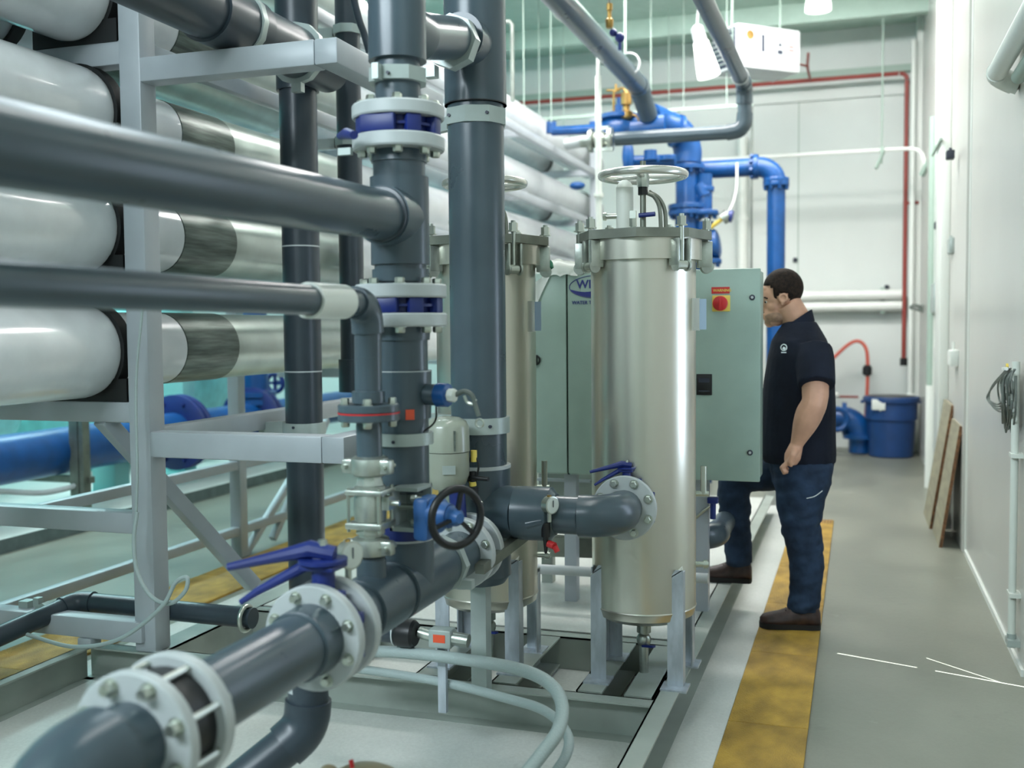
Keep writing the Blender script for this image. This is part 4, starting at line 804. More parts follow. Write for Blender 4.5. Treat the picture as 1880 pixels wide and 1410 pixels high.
put('body', MB().ball(c + Vector((.0, 0, .02)), .13, (.8, 1, 1.35)).cyl(c + Vector((-.02, 0, -.30)), c + Vector((-.02, 0, .25)), .085), 'blue', bv); bflange(bv, c + Vector((-.0, 0, -.13)), (0, 0, 1), .145, .08); bflange(bv, c + Vector((-.03, 0, .33)), (0, 0, 1), .145, .08)
put('cover', MB().lathe(c + Vector((.06, 0, .03)), (1, 0, .15), [(0, .14), (.05, .14), (.07, .09)], 24), 'blue', bv); put('down_pipe', MB().cyl((c.x - .02, c.y, 0), c + Vector((-.02, 0, -.2)), .075).cyl(c + Vector((-.02, 0, .3)), c + Vector((-.02, 0, .7)), .075), 'blue', bv)
bh = thing('blue_pipe', tuple(W(1424, 340, y=10.6)), 'blue pipe crossing right from the thick one, then dropping behind the man', 'pipe')
YC = 10.6; h0 = W(1284, 306, y=YC); h1 = W(1425, 305, y=YC); 
run(bh, [(h0.x - .1, YC, h1.z), (h1.x, YC, h1.z), (h1.x, YC, .02)], .088, 'blue', R=.17, sock=.12, fr=1.12)
bflange(bh, (h1.x, YC, W(1425, 338, y=YC).z), (0, 0, 1), .125, .088); bflange(bh, (h1.x, YC, W(1425, 331, y=YC).z), (0, 0, 1), .125, .088); bflange(bh, W(1388, 306, y=YC), (1, 0, 0), .12, .088); bflange(bh, (h1.x, YC, .03), (0, 0, 1), .15, .088)
pv = thing('pilot_valve', tuple(W(1135, 235, y=9.9)), 'blue pressure regulating valve with round bonnet and brass pilot on top, behind the slim post', 'valve')
c = W(1136, 232, y=9.9)
put('body', MB().ball(c + Vector((0, 0, -.03)), .17, (1.1, 1, .85)).cyl(c + Vector((-.2, 0, -.05)), c + Vector((.45, 0, -.03)), .12), 'blue', pv)
put('bonnet', MB().lathe(c + Vector((0, 0, .06)), (0, 0, 1), [(0, .17), (.01, .185), (.045, .185), (.05, .14), (.075, .08), (.08, .03)], 28).cyl(c + Vector((0, 0, .13)), c + Vector((0, 0, .20)), .035).cyl(c + Vector((0, 0, .20)), c + Vector((0, 0, .27)), .018), 'blue', pv)
b0 = W(1150, 200, y=9.8)
put('brass_pilot', MB().lathe(b0 + Vector((0, 0, -.10)), (0, 0, 1), [(0, .03), (.02, .055), (.07, .06), (.09, .03), (.12, .03), (.14, .05), (.24, .05), (.27, .02)], 16).cyl(b0 + Vector((0, 0, -.02)), b0 + Vector((0, 0, -.25)), .014), 'brass', pv)
put('brass_tube', MB().tube(smoothpts([b0 + Vector(q) for q in ((.02, 0, .10), (-.03, 0, .19), (-.10, 0, .18), (-.12, 0, .14), (-.12, 0, -.15))]), .011, 8).tube([b0 + Vector((-.06, 0, .175)), b0 + Vector((-.19, 0, .185))], .01, 8).tube([b0 + Vector((-.1, 0, .16)), b0 + Vector((-.1, 0, .235))], .012, 8).tube(smoothpts([b0 + Vector(q) for q in ((.05, 0, -.05), (.10, 0, -.08), (.12, 0, -.14), (.12, 0, -.24))]), .009, 8), 'brass', pv)
fl2 = thing('blue_pipe', tuple(W(1045, 240, y=10.0)), 'thinner blue pipe left of the brass-topped regulating valve, over the vessels', 'pipe')
put('pipe', MB().cyl(W(1015, 241, y=10.0), W(1110, 236, y=9.9), .045), 'blue', fl2); put('stub', MB().cyl(W(1012, 245, y=10), W(1012, 224, y=10), .05).cyl(W(1090, 240, y=10), W(1090, 224, y=10), .045), 'blue', fl2)
lowb = thing('blue_manifold', tuple(W(1190, 298, y=9.6)), 'small blue manifold pipe with upright handle behind the chrome handwheel', 'pipe')
put('pipe', MB().cyl(W(1148, 297, y=9.8), W(1240, 294, y=9.8), .055), 'blue', lowb); put('upright_handle', MB().ball(W(1153, 287, y=9.6), .08, (.7, .7, 1.9)), 'blue', lowb); put('stub', MB().cyl(W(1194, 294, y=9.7), W(1194, 276, y=9.7), .06).cyl(W(1225, 294, y=9.7), W(1225, 286, y=9.7), .07), 'blue', lowb)
put('blue_joint', MB().ball(W(1060, 341, y=9.9), .055, (1.4, 1, .7)), 'blue', lowb)
se = thing('level_sensor', tuple(W(1334, 397, y=10.1)), 'blue-capped sensor on a yellow lead, dangling right of the blue valve', 'sensor')
put('head', MB().cyl(W(1326, 402, y=10.1), W(1338, 394, y=10.1), .06), 'steel2', se); put('blue_cap', MB().cyl(W(1336, 396, y=10.1), W(1345, 398, y=10.1), .055), 'navy', se); put('yellow_lead', MB().tube([W(1326, 402, y=10.1), W(1312, 412, y=10.12), W(1304, 419, y=10.15)], .02, 8), 'yellow', se)
# brass and navy gauge cock above overhead pipe
gk = thing('brass_cock', tuple(W(1118, 40, y=7.4)), 'brass hanging fitting with small navy cock above the left overhead pipe', 'fitting')
put('rod', MB().cyl(W(1118, 20, y=7.4), W(1118, 0, y=7.4) + Vector((0, 0, 1.2)), .010), 'cable', gk); put('brass_body', MB().lathe(W(1119, 52, y=7.4), (0, 0, 1), [(0, .02), (.01, .025), (.06, .03), (.07, .015), (.12, .015), (.125, .022), (.17, .022)], 14), 'brass', gk); put('navy_cock', MB().ball(W(1126, 60, y=7.4), .028).ball(W(1138, 69, y=7.4), .035).cyl(W(1138, 78, y=7.4), W(1138, 92, y=7.4), .012), 'navy', gk)

# hanger rods and the thin trapeze rail
ordn = ['first', 'second', 'third', 'fourth', 'fifth', 'sixth', 'seventh', 'eighth', 'ninth', 'tenth']
rods = [(962, 9.5, 205), (1012, 9.8, 225), (1148, 8.9, 100), (1195, 11, 165), (1228, 12, 210), (1255, 11.5, 200), (1345, 8.45, 118), (1334, 11, 195), (990, 11, 220), (1035, 12.0, 235)]
for u, y, v in rods:
    a = W(u, v, y=y); o = put('hanger_rod', MB().cyl(a, (a.x, a.y, ZC), .0055 if u != 1148 else .012, n=8), 'rod'); tag(o, '%s thin ceiling hanger rod from the left, over the far blue pipework' % ordn[sorted(r[0] for r in rods).index(u)], 'rod', 'ceiling hanger rods')
tr = put('trapeze_rail', MB().bar(W(990, 219, y=11), W(1382, 192, y=11), .03, .03), 'trimg'); tag(tr, 'thin dark horizontal rail slung across behind the overhead pipes', 'rail')
dr2 = put('dark_drop_pipe', MB().tube([W(905, 40, y=9), W(936, 40, y=9), W(940, 45, y=9), W(941, 186, y=9)], .018, 10), 'cable'); tag(dr2, 'thin dark drop pipe right of the thickest riser near the ceiling', 'pipe')
dl2 = put('thin_dark_line', MB().cyl(W(1381, 195, y=11.2), (W(1379, 500, y=11.2).x, 11.2, 0), .010, n=8), 'cable'); tag(dl2, 'thin dark vertical line above the right end of the cabinet', 'cable')
wc = thing('white_downpipe', tuple(W(1365, 560, y=13.3)), 'white vertical downpipe on the far wall above the cabinet', 'pipe')
a = W(1362, 250, y=13.4); put('pipe', MB().cyl((a.x, 13.48, 0), (a.x, 13.48, a.z), .06), 'trimw', wc); put('bracket', MB().cyl((a.x, 13.48, W(1362, 404, y=13.4).z), (a.x, 13.48, W(1362, 398, y=13.4).z), .075), 'trimw', wc)
# far wall: sprinkler pipe, rails, conduit, hose
sr = thing('sprinkler_pipe', tuple(W(1665, 400, y=13.45)), 'thin dark red sprinkler pipe along the far wall, turning down at the right corner', 'pipe')
c0 = W(930, 189, y=13.3); c1 = W(1665, 137, y=13.3); c1.z = (c1.z + c0.z) / 2; xb = W(1660, 662, y=13.3)
run(sr, [(c0.x, 13.3, c1.z), (c1.x, 13.3, c1.z), (c1.x, 13.3, xb.z)], .026, 'redpipe', R=.07, fit=False)
put('end_cap', MB().cyl((c1.x, 13.3, xb.z - .06), (c1.x, 13.3, xb.z + .03), .042, n=12), 'black', sr); t_ = W(1665, 373, y=13.3); put('tee_arm', MB().cyl(t_, t_ + Vector((.13, 0, 0)), .018), 'redpipe', sr)
u0 = W(1488, 143, y=13.3); put('branch', MB().tube([Vector((u0.x, 13.3, c1.z)), W(1482, 122, y=12.8), W(1484, 98, y=12.6)], .015, 8).tube([W(1484, 122, y=12.7), W(1463, 117, y=12.4)], .013, 8), 'redpipe', sr)
for v0_, yy_, rr_, lb_ in ((542, 13.45, .062, 'upper of two fat white rails on the far wall, right of the man'), (563, 13.45, .060, 'lower of two fat white rails on the far wall, right of the man')):
    z = W(1560, v0_, y=yy_).z; x0 = W(1300, 550, y=yy_).x
    t = thing('wall_pipe', (x0, yy_, z), lb_, 'pipe'); put('pipe', MB().cyl((x0, yy_, z), (.55, yy_, z), rr_), 'trimw', t); k = W(1620, 550, y=yy_); put('clip', MB().b2((k.x - .02, yy_ - .01, z - .085), (k.x + .03, yy_ + .15, z + .085)), 'trimg', t)
rl = thing('wall_conduit', tuple(W(1540, 277, y=12.5)), 'white conduit spanning the far end at head of wall, curving to the right wall', 'conduit')
z = W(1560, 279, y=12.5).z; xa_ = W(1285, 290, y=12.5).x; xe = W(1668, 272, y=12.5).x
put('conduit', MB().tube([(xa_, 12.5, z), (xe - .05, 12.5, z)] + smoothpts([(xe, 12.5, z), (xe + .10, 12.47, z - .03), (xe + .15, 12.4, z - .12), (xe + .16, 12.4, z - .25)]), .022, 10), 'trimw', rl)
k = W(1619, 275, y=12.5); put('hanger', MB().cyl((k.x, 12.5, z - .15), (k.x, 12.5, ZC), .010, n=8).box((k.x, 12.47, z), (.04, .04, .07)).bar((k.x + .02, 12.45, z - .02), (k.x - .06, 12.35, z - .22), .02, .03), 'trimg', rl)
hr = thing('red_hose', tuple(W(1592, 700, y=13.2)), 'orange-red hose arching from behind the man down to the blue bin', 'hose')
put('hose', MB().tube(smoothpts([W(1450, 760, y=13.4), W(1500, 690, y=13.2), W(1540, 648, y=13.2), (W(1562, 630, y=13.2)), W(1578, 627, y=13.2), W(1590, 640, y=13.2), W(1593, 668, y=13.2), W(1592, 720, y=13.2), W(1588, 800, y=13.2), W(1586, 826, z=.01)]), .021, 10), 'hosered', hr)
put('coupling', MB().lathe(W(1592, 690, y=13.2), (0, 0, 1), [(0, .03), (.02, .055), (.10, .055), (.13, .03)], 12), 'black', hr)
fb = thing('floor_elbow', tuple(W(1570, 828, y=12.8)), 'blue floor pipe elbow standing left of the blue bin', 'pipe')
g = W(1578, 826, y=12.9); r_ = .145
run(fb, [W(1500, 762, y=12.9), (g.x, 12.9, W(1578, 772, y=12.9).z), (g.x, 12.9, .02)], r_ * .85, 'blue', R=.2, sock=.05, fr=1.15)
put('flange', MB().cyl((g.x, 12.9, W(1578, 800, y=12.9).z - .03), (g.x, 12.9, W(1578, 800, y=12.9).z + .02), .19), 'blue', fb); a = W(1551, 768, y=12.9); put('flange', MB().cyl(a - Vector((.03, 0, 0)), a + Vector((.02, 0, 0)), .19), 'blue', fb); put('valve_wheel', MB().torus(W(1536, 770, y=12.5), (.3, -1, 0), .12, .03), 'blue', fb)
wr = thing('drain_rail', tuple(W(1560, 728, y=13.2)), 'thin reddish-brown rod with white ball end above the floor elbow', 'rod')
put('rod', MB().cyl(W(1533, 728, y=13.3), W(1576, 729, y=13.3), .014), 'redpipe', wr); put('white_end', MB().ball(W(1535, 726, y=13.25), .04), 'trimw', wr)
# bin
tc = thing('rubbish_bin', (.37, 12.8, 0), 'round dark blue plastic bin with white label in the far right corner', 'bin')
bc = W(1636, 832, y=12.8); bx_, by_ = bc.x - .005, 12.8; zt = W(1636, 728, y=12.8).z
put('body', MB().lathe((bx_, by_, 0), (0, 0, 1), [(0, .22), (.01, .245), (zt * .62, .265), (zt * .63, .285), (zt - .05, .285), (zt - .05, .25)], 40), 'can', tc)
put('rim', MB().lathe((bx_, by_, zt - .07), (0, 0, 1), [(0, .285), (.01, .305), (.05, .312), (.07, .305), (.075, .28)], 40), 'can', tc)
put('liner_bag', MB().lathe((bx_, by_, zt - .02), (0, 0, 1), [(0, .27), (.03, .26), (.035, .2)], 40), 'black', tc)
for s_ in (-1, 1): put('grip', MB().box((bx_ + s_ * .315, by_, zt - .06), (.04, .12, .03), bev=.01), 'can', tc)
lb = W(1613, 743, y=12.53); put('label', MB().box(lb, (.15, .01, .12), Matrix.Rotation(-.3, 3, 'Z'), bev=.003).box(lb + Vector((.06, .01, -.03)), (.1, .01, .09), Matrix.Rotation(-.1, 3, 'Z')), 'trimw', tc)

# unit heater hanging from the ceiling
uh = thing('fan_coil_unit', tuple(W(1390, 100, y=11.2)), 'white ceiling-hung fan unit with dark louvres near the far wall', 'air unit')
cu_ = W(1388, 98, y=11.2); R = Matrix.Rotation(math.radians(42), 3, 'Z'); hx, hy, hz = .39, .22, .215
put('casing', MB().box(cu_, (hx * 2, hy * 2, hz * 2), R, bev=.02), 'fl', uh)
lf = cu_ + R @ Vector((0, -hy, 0))
# visible faces: left-front with louvres, right-front plain with markings
fl_ = lambda a, z: cu_ + R @ Vector((-hx - .006, a, z)) 
put('louvre_frame', MB().box(fl_(0, 0), (.012, hy * 1.75, hz * 1.7), R), 'ink', uh)
for k in range(7): put('louvre', MB().box(fl_(0, -.15 + k * .05) + R @ Vector((-.01, 0, 0)), (.02, hy * 1.6, .010), R @ Matrix.Rotation(.5, 3, 'Y')), 'strut', uh)
fr_ = lambda a, z: cu_ + R @ Vector((a, -hy - .004, z))
put('maker_badge', MB().lathe(fr_(-.24, .11), R @ Vector((0, -1, 0)), [(0, .045), (.004, .045)], 16), 'brass', uh)
put('marking', MB().box(fr_(-.08, .04), (.035, .003, .17), R).box(fr_(.13, -.03), (.06, .003, .04), R).prism([fr_(.10, .03), fr_(.16, .03), fr_(.13, .07)], (0, .002, 0)), 'ink', uh)
put('marking', MB().box(fr_(.27, .0), (.06, .003, .012), R).box(fr_(.27, .035), (.06, .003, .012), R), 'redpipe', uh)
for s_ in (-1, 1): put('hanger', MB().cyl(cu_ + R @ Vector((s_ * .3, 0, hz)), Vector(((cu_ + R @ Vector((s_ * .3, 0, 0))).x, (cu_ + R @ Vector((s_ * .3, 0, 0))).y, ZC)), .01, n=8), 'trimg', uh)
# lamps
def lamp(u, v, y, label, R0, R1, h, tilt, power):
    t = thing('ceiling_lamp', tuple(W(u, v, y=y)), label, 'lamp', None); c = W(u, v, y=y); ax = Vector(tilt).normalized()
    put('shade', MB().lathe(c, ax, [(0, R1), (-h * .15, R1 * .98), (-h * .8, R0 * 1.1), (-h, R0)], 28), 'lampw', t)
    put('ballast', MB().lathe(c - ax * h, ax, [(0, R0 * .9), (-.12, R0 * .8), (-.14, .02)], 20), 'fl', t); put('hook', MB().cyl(c - ax * (h + .12), Vector((c.x, c.y, ZC)), .01, n=8), 'fl', t)
lamp(1302, 140, 8.3, 'glowing white bell lamp hanging in front of the ceiling fan unit', .06, .09, .27, (.25, 0, -1), 20)
lamp(1502, 20, 9.5, 'glowing white lamp cut off by the top edge of the picture', .07, .11, .30, (0, 0, -1), 25)

# ================================================================== RIGHT WALL THINGS
xw = XW - .012
cd = thing('wall_conduit', tuple(W(1858, 1180, x=XW)), 'pale vertical conduit clamped to the right wall behind the hanging cables', 'conduit')
a = W(1862, 740, x=XW - .03); b_ = W(1857, 1172, x=XW - .03)
put('conduit', MB().cyl((XW - .03, b_.y, W(1857, 1172, x=XW - .03).z), (XW - .03, b_.y, 1.35), .0165), 'conduit', cd)
for v in (832, 1090): z = W(1858, v, x=XW - .03).z; put('clip', MB().b2((XW - .048, b_.y - .045, z - .008), (XW, b_.y + .045, z + .010)), 'conduit', cd)
z = W(1857, 1175, x=XW - .03).z; put('end_fitting', MB().b2((XW - .05, b_.y - .045, z - .02), (XW, b_.y + .045, z + .008)).cyl((XW - .03, b_.y, z - .03), (XW - .03, b_.y, z + .03), .020), 'strut', cd)
cb = thing('cable_bundle', tuple(W(1850, 690, x=XW - .04)), 'grey coiled cable bundle hanging on the right wall', 'cables')
random.seed(3)
for k in range(16):
    u0 = 1846 + random.uniform(-4, 14); w_ = random.uniform(5, 26); L = random.uniform(740, 795)
    pts = [W(u0 + 4, 676 + random.uniform(0, 8), x=XW - .05), W(u0 - w_ * .5, 700, x=XW - .04 - random.random() * .03), W(u0 - w_ * random.uniform(.2, .6), (700 + L) / 2, x=XW - .03 - random.random() * .04), W(u0 + random.uniform(-4, 4), L, x=XW - .03), W(u0 + w_ * .3, (700 + L) / 2 + 6, x=XW - .03 - random.random() * .03), W(u0 + 6, 690, x=XW - .04)]
    put('cable', MB().tube(smoothpts(pts, 5), .0044, 6), 'cable', cb)
for k in range(4):
    pts = [W(1846, 680, x=XW - .05), W(1822 - k * 3, 708 + k * 6, x=XW - .05), W(1815 + k * 2, 732 + k * 4, x=XW - .05), W(1832, 742 + k * 4, x=XW - .04), W(1846, 730 + k * 9, x=XW - .04)]
    put('cable', MB().tube(smoothpts(pts, 5), .0044, 6), 'cable', cb)
put('hook', MB().cyl(W(1848, 677, x=XW - .07), W(1848, 677, x=XW), .008).box(W(1847, 677, x=XW - .04), (.03, .07, .012)), 'trimw', cb); put('yellow_tag', MB().box(W(1849, 673, x=XW - .05), (.01, .02, .02), Matrix.Rotation(.7, 3, 'X')), 'yellow', cb)
wp = thing('wall_pipe', tuple(W(1835, 150, x=XW - .06)), 'pair of white pipes along the right wall top, ending in an elbow', 'pipe')
e = W(1838, 145, x=XW - .08)
for dx, dz in ((0, 0), (.0, .085)):
    pass
run(wp, [(XW - .10, 2.5, e.z + .02), (XW - .10, e.y + .03, e.z + .02), (XW + .0, e.y + .03, e.z - .03)], .042, 'conduit', R=.065, sock=.3, fr=1.12)
f = W(1830, 112, x=XW - .05); put('pipe', MB().cyl((XW - .05, 2.5, e.z + .13), (XW - .05, e.y + .05, e.z + .13), .032), 'trimg', wp); put('pipe', MB().cyl((XW - .04, 2.5, e.z - .05), (XW - .04, e.y - .25, e.z - .05), .030), 'trimg', wp)
# boards leaning
def board(v, u_top, u_bot, v_bot, label, y0, y1, ztop, xb):
    t = thing('plywood_board', (xb, (y0 + y1) / 2, 0), label, 'board')
    L = Vector((XW - .035 - xb, 0, ztop)); nrm = Vector((-ztop, 0, XW - .035 - xb)).normalized() * .022
    b = MB(); b.prism([(xb, y0, .0), (xb, y1, 0), (xb + L.x - .0, y1, ztop), (xb + L.x, y0, ztop)], nrm * -1); put('face', b, 'ply', t, smooth=False)
    e = MB(); e.prism([Vector((xb, y0 - .001, 0)), Vector((xb + L.x, y0 - .001, ztop)), Vector((xb + L.x, y0 - .001, ztop)) - nrm, Vector((xb, y0 - .001, 0)) - nrm], (0, -.002, 0)); put('raw_edge', e, 'plyedge', t, smooth=False)
    return t
board(0, 0, 0, 0, 'taller plywood board leaning on the right wall, behind the shorter one', 8.30, 9.0, .92, .515)
board(0, 0, 0, 0, 'shorter plywood board with raw brown edge, nearest on the right wall', 7.62, 8.24, .83, .535)
# switch boxes and small fittings on the pilaster
def wbox(u, v, x, w, h, d, label, m='trimw', name='switch_box', cat='box', extra=None):
    c = W(u, v, x=x); t = thing(name, tuple(c), label, cat); put('box', MB().b2((x, c.y - w / 2, c.z - h / 2), (x + d, c.y + w / 2, c.z + h / 2), bev=.004), m, t)
    put('cover', MB().b2((x - .004, c.y - w / 2 + .006, c.z - h / 2 + .006), (x, c.y + w / 2 - .006, c.z + h / 2 - .006)), m, t); put('feed_conduit', MB().cyl((x + d / 2, c.y, c.z + h / 2), (x + d / 2, c.y, c.z + h / 2 + (extra or .4)), .010, n=8), m, t); return t
wbox(1743, 657, XW - .07, .26, .11, .05, 'white square outlet box low on the pilaster of the right wall', extra=.06)
wbox(1716, 650, XW - .045, .20, .12, .045, 'white outlet box on the wall just left of the pilaster', 'trimw', extra=.06)
wbox(1711, 548, XW - .06, .34, .26, .06, 'grey electrical box above the outlet boxes by the far pilaster', 'strut', extra=1.2)
wbox(1716, 414, XW - .05, .12, .06, .05, 'tiny dark sensor box high beside the pilaster', 'ink', extra=.1)
wbox(1738, 285, XW - .10, .10, .06, .05, 'tiny dark camera-like box high on the pilaster edge', 'ink', extra=.02)
wbox(1742, 452, XW - .03, .22, .12, .03, 'small triangular grey bracket box on the pilaster face', 'strut', extra=.02)
vp = thing('wall_conduit', tuple(W(1706, 780, x=XW - .05)), 'grey vertical conduit on the right wall between corner and pilaster', 'conduit')
c = W(1708, 700, x=XW - .05); put('conduit', MB().cyl((XW - .05, c.y, 0), (XW - .05, c.y, 3.4), .035), 'trimg', vp); put('sleeve', MB().cyl((XW - .05, c.y, 0), (XW - .05, c.y, .95), .040), 'trimw', vp)
vp = thing('wall_conduit', tuple(W(1684, 780, x=XW - .08)), 'thin white vertical conduit in the far right corner behind the bin', 'conduit')
put('conduit', MB().cyl((XW - .10, 13.2, 0), (XW - .10, 13.2, ZC - .3), .028), 'trimw', vp); put('base', MB().box((XW - .10, 13.2, .35), (.09, .12, .70), bev=.01), 'trimw', vp)
lpc = put('cable_loops', MB().tube(smoothpts([W(1704, 556, y=12.6), W(1690, 562, y=12.6), W(1678, 560, y=12.6), W(1672, 565, y=12.6), W(1684, 568, y=12.6), W(1704, 575, y=12.6)]), .016, 8).tube(smoothpts([W(1704, 570, y=12.6), W(1692, 566, y=12.6), W(1684, 560, y=12.6)]), .014, 8), 'cable'); tag(lpc, 'grey cables looping out of the grey electrical box in the corner', 'cables')
for u_, v_ in ((1460, 477), (1628, 527)):
    o = put('wall_plug', MB().box(W(u_, v_, y=13.58), (.05, .03, .05), bev=.005), 'ink'); tag(o, 'small dark wall fitting %s' % ('above the man\'s head on the far wall' if u_ < 1500 else 'above the white rails on the far wall'), 'fitting')
brk = thing('wall_bracket', tuple(W(1722, 275, x=XW - .05)), 'slanted white bracket high on the pilaster where the conduit ends', 'bracket')
put('arm', MB().bar(W(1712, 285, x=XW - .09), W(1728, 255, x=XW - .08), .02, .02), 'trimg', brk); put('arm', MB().bar(W(1692, 322, y=12.3), W(1706, 295, y=12.2), .04, .05), 'trimg', brk)

# ================================================================== LEFT: BLUE TRANSFER LINE AND TANKS BEHIND THE RACK
XB_ = -6.0
lt = thing('blue_pipe', (XB_, 7, .573), 'big glossy blue pipe low at far left, behind the rack', 'pipe')
put('pipe', MB().cyl((XB_, 3.5, .573), (XB_, 11.8, .573), .185, n=32), 'blue', lt)
for u_, v_ in ((322, 780), (460, 752)):
    k = W(u_, v_, x=XB_); bflange(lt, (XB_, k.y, .573), (0, 1, 0), .35, .185, m='navy'); bflange(lt, (XB_, k.y + .08, .573), (0, 1, 0), .35, .185, m='navy')
k = W(470, 735, x=XB_); put('upstand', MB().cyl((XB_, k.y, .573), (XB_, k.y, 2.2), .13).lathe((XB_, k.y, W(470, 742, x=XB_).z), (0, 0, 1), [(0, .21), (.06, .21)], 24).lathe((XB_, k.y, W(470, 728, x=XB_).z), (0, 0, 1), [(0, .21), (.05, .21)], 24), 'blue', lt)
bw2 = thing('blue_valve', tuple(W(505, 703, x=-6.1)), 'small blue star-shaped valve wheel near the blue upstand, far left', 'valve')
k = W(505, 703, x=-6.1); put('wheel', MB().torus(k, (0, 1, 0), .10, .025).bar(k + Vector((-.1, 0, 0)), k + Vector((.1, 0, 0)), .03, .03).bar(k + Vector((0, 0, -.1)), k + Vector((0, 0, .1)), .03, .03), 'navy', bw2); put('stem', MB().cyl(k, k + Vector((0, .3, 0)), .03).cyl(k + Vector((0, .3, 0)), (k.x, k.y + .3, .1), .05), 'blue', bw2)
ps = thing('pipe_support', tuple(W(142, 930, z=.1)), 'steel strut post holding the big blue pipe at far left', 'support')
k = W(142, 800, x=XB_ + .2); zz_ = .10 if k.x < -5.6 else 0
put('post', MB().b2((k.x - .03, k.y - .06, .10), (k.x + .05, k.y - .02, 1.05)).b2((k.x + .06, k.y - .06, .10), (k.x + .10, k.y + .02, 1.05)), 'steeld', ps)
put('cradle', MB().b2((k.x - .5, k.y - .02, .33), (k.x + .12, k.y + .04, .38)), 'steeld', ps)
for i, (u_, v_) in enumerate(((332, 868), (205, 905))):
    k = W(u_, v_, z=.1); t = thing('teal_column', tuple(k), ('pale teal square column, right of the far blue pipe flange' if i == 0 else 'pale teal column under the big blue pipe, next to the steel strut'), 'column')
    put('column', MB().b2((k.x - .12, k.y - .1, .10), (k.x + .12, k.y + .1, 4.6 if i == 0 else .37), bev=.01), 'tealp', t); put('foot', MB().b2((k.x - .2, k.y - .2, .10), (k.x + .2, k.y + .2, .12)), 'tealp', t)
for i, (yy_, lab) in enumerate(((6.2, 'nearest pale teal horizontal tank behind the blue pipe, far left'), (9.6, 'farther pale teal tank behind the blue pipe, seen under the rack'))):
    t = thing('storage_tank', (-7.6, yy_, .1), lab, 'tank')
    put('shell', MB().lathe((-7.6, yy_ - 1.45, 1.0), (0, 1, 0), [(0, .1), (.05, .45), (.2, .68), (.35, .74), (2.5, .74), (2.65, .68), (2.8, .45), (2.85, .1)], 40), 'tank', t)
    for s_ in (-.8, .8): put('saddle', MB().b2((-8.1, yy_ + s_ - .08, .1), (-7.1, yy_ + s_ + .08, .6)), 'tealp', t)
    put('tank_pipe', MB().tube([(-7.6, yy_ - 1.4, 1.0), (-7.6, yy_ - 1.6, 1.0)], .05), 'fl', t)
gr_ = thing('floor_pipe', tuple(W(60, 905, z=.15)), 'thin pale floor pipe bending around the steel strut at far left', 'pipe')
put('pipe', MB().tube(smoothpts([W(-60, 903, x=-5.9), W(0, 902, x=-5.9), W(75, 905, x=-5.85), W(128, 895, x=-5.8), W(150, 885, x=-5.8)]), .022, 10), 'fl', gr_)
# ================================================================== THE MAN
def remesh(b, vox, smooth=2, name='tmp'):
    bmesh.ops.recalc_face_normals(b.b, faces=b.b.faces); me = bpy.data.meshes.new(name); b.b.to_mesh(me); b.b.free(); o = bpy.data.objects.new(name, me); COL.objects.link(o)
    m = o.modifiers.new('r', 'REMESH'); m.mode = 'VOXEL'; m.voxel_size = vox; m.use_smooth_shade = True
    if smooth: s = o.modifiers.new('s', 'SMOOTH'); s.factor = .5; s.iterations = smooth
    bpy.context.view_layer.update(); ev = o.evaluated_get(bpy.context.evaluated_depsgraph_get()); nm = bpy.data.meshes.new_from_object(ev)
    r = MB(); r.b.from_mesh(nm); bpy.data.objects.remove(o); return r
def ell(c, ax, rx, ry, n=24, side=(0, 1, 0)):
    """ring round c in the plane normal to ax; ry is the half width along side"""
    a = Vector(ax).normalized(); s = Vector(side); s = (s - a * s.dot(a)).normalized(); f = a.cross(s); c = Vector(c)
    return [c + f * math.cos(k * math.tau / n) * rx + s * math.sin(k * math.tau / n) * ry for k in range(n)]
YM = 5.45
def bandr(rows, y=YM, n=28):
    """horizontal body sections from photo spans: (left px, right px, row px, half width sideways[, centre y])"""
    out = []
    for r in rows:
        yy = r[4] if len(r) > 4 else y; a = W(r[0], r[2], y=yy); b = W(r[1], r[2], y=yy); c = (a + b) / 2; hx = abs(b.x - a.x) / 2
        out.append([Vector((c.x + math.cos(k * math.tau / n) * hx, yy + math.sin(k * math.tau / n) * r[3], c.z)) for k in range(n)])
    return out
man = thing('person', (W(1460, 1150, y=5.35).x, 5.4, 0), 'man in dark polo shirt and blue jeans beside the cabinet, one foot on the skid', 'person')
P = lambda u, v, y: W(u, v, y=y)
NEAR, FAR = 5.36, 5.62
# --- body: head, neck, trunk, arms, hands, legs as one continuous skin
hy = YM
b = MB()
hc = P(1438, 533, hy)
b.ball(hc, 1, (.092, .077, .094), 32)                               # skull
b.ball(P(1424, 545, hy), 1, (.070, .066, .085), 24)                 # face front
b.ball(P(1424, 578, hy), 1, (.060, .052, .058), 24)                 # jaw
b.ball(P(1413, 592, hy), 1, (.026, .028, .026), 16)                 # chin
b.ball(P(1409, 530, hy), 1, (.030, .045, .022), 16)                 # brow
b.tube([P(1404, 545, hy), P(1399, 558, hy), P(1396, 566, hy)], [.010, .013, .015], 10)   # nose
b.ball(P(1401, 568, hy), 1, (.014, .018, .010), 12)
b.ball(P(1404, 578, hy), 1, (.014, .026, .009), 12); b.ball(P(1405, 584, hy), 1, (.013, .024, .009), 12)   # lips
for s_ in (-1, 1):
    b.ball(P(1420, 562, hy) + Vector((0, s_ * .042, 0)), 1, (.030, .020, .026), 14)       # cheek
    e = P(1440, 549, hy) + Vector((0, s_ * .078, 0))
    b.torus(e + Vector((0, 0, .004)), (.15, 1, 0), .0185, .0062, 18, 8).ball(e + Vector((-.004, -s_ * .004, -.024)), .011, (1, .6, 1)).ball(e + Vector((.004, -s_ * .012, 0)), .018, (1, .5, 1.2))   # ear
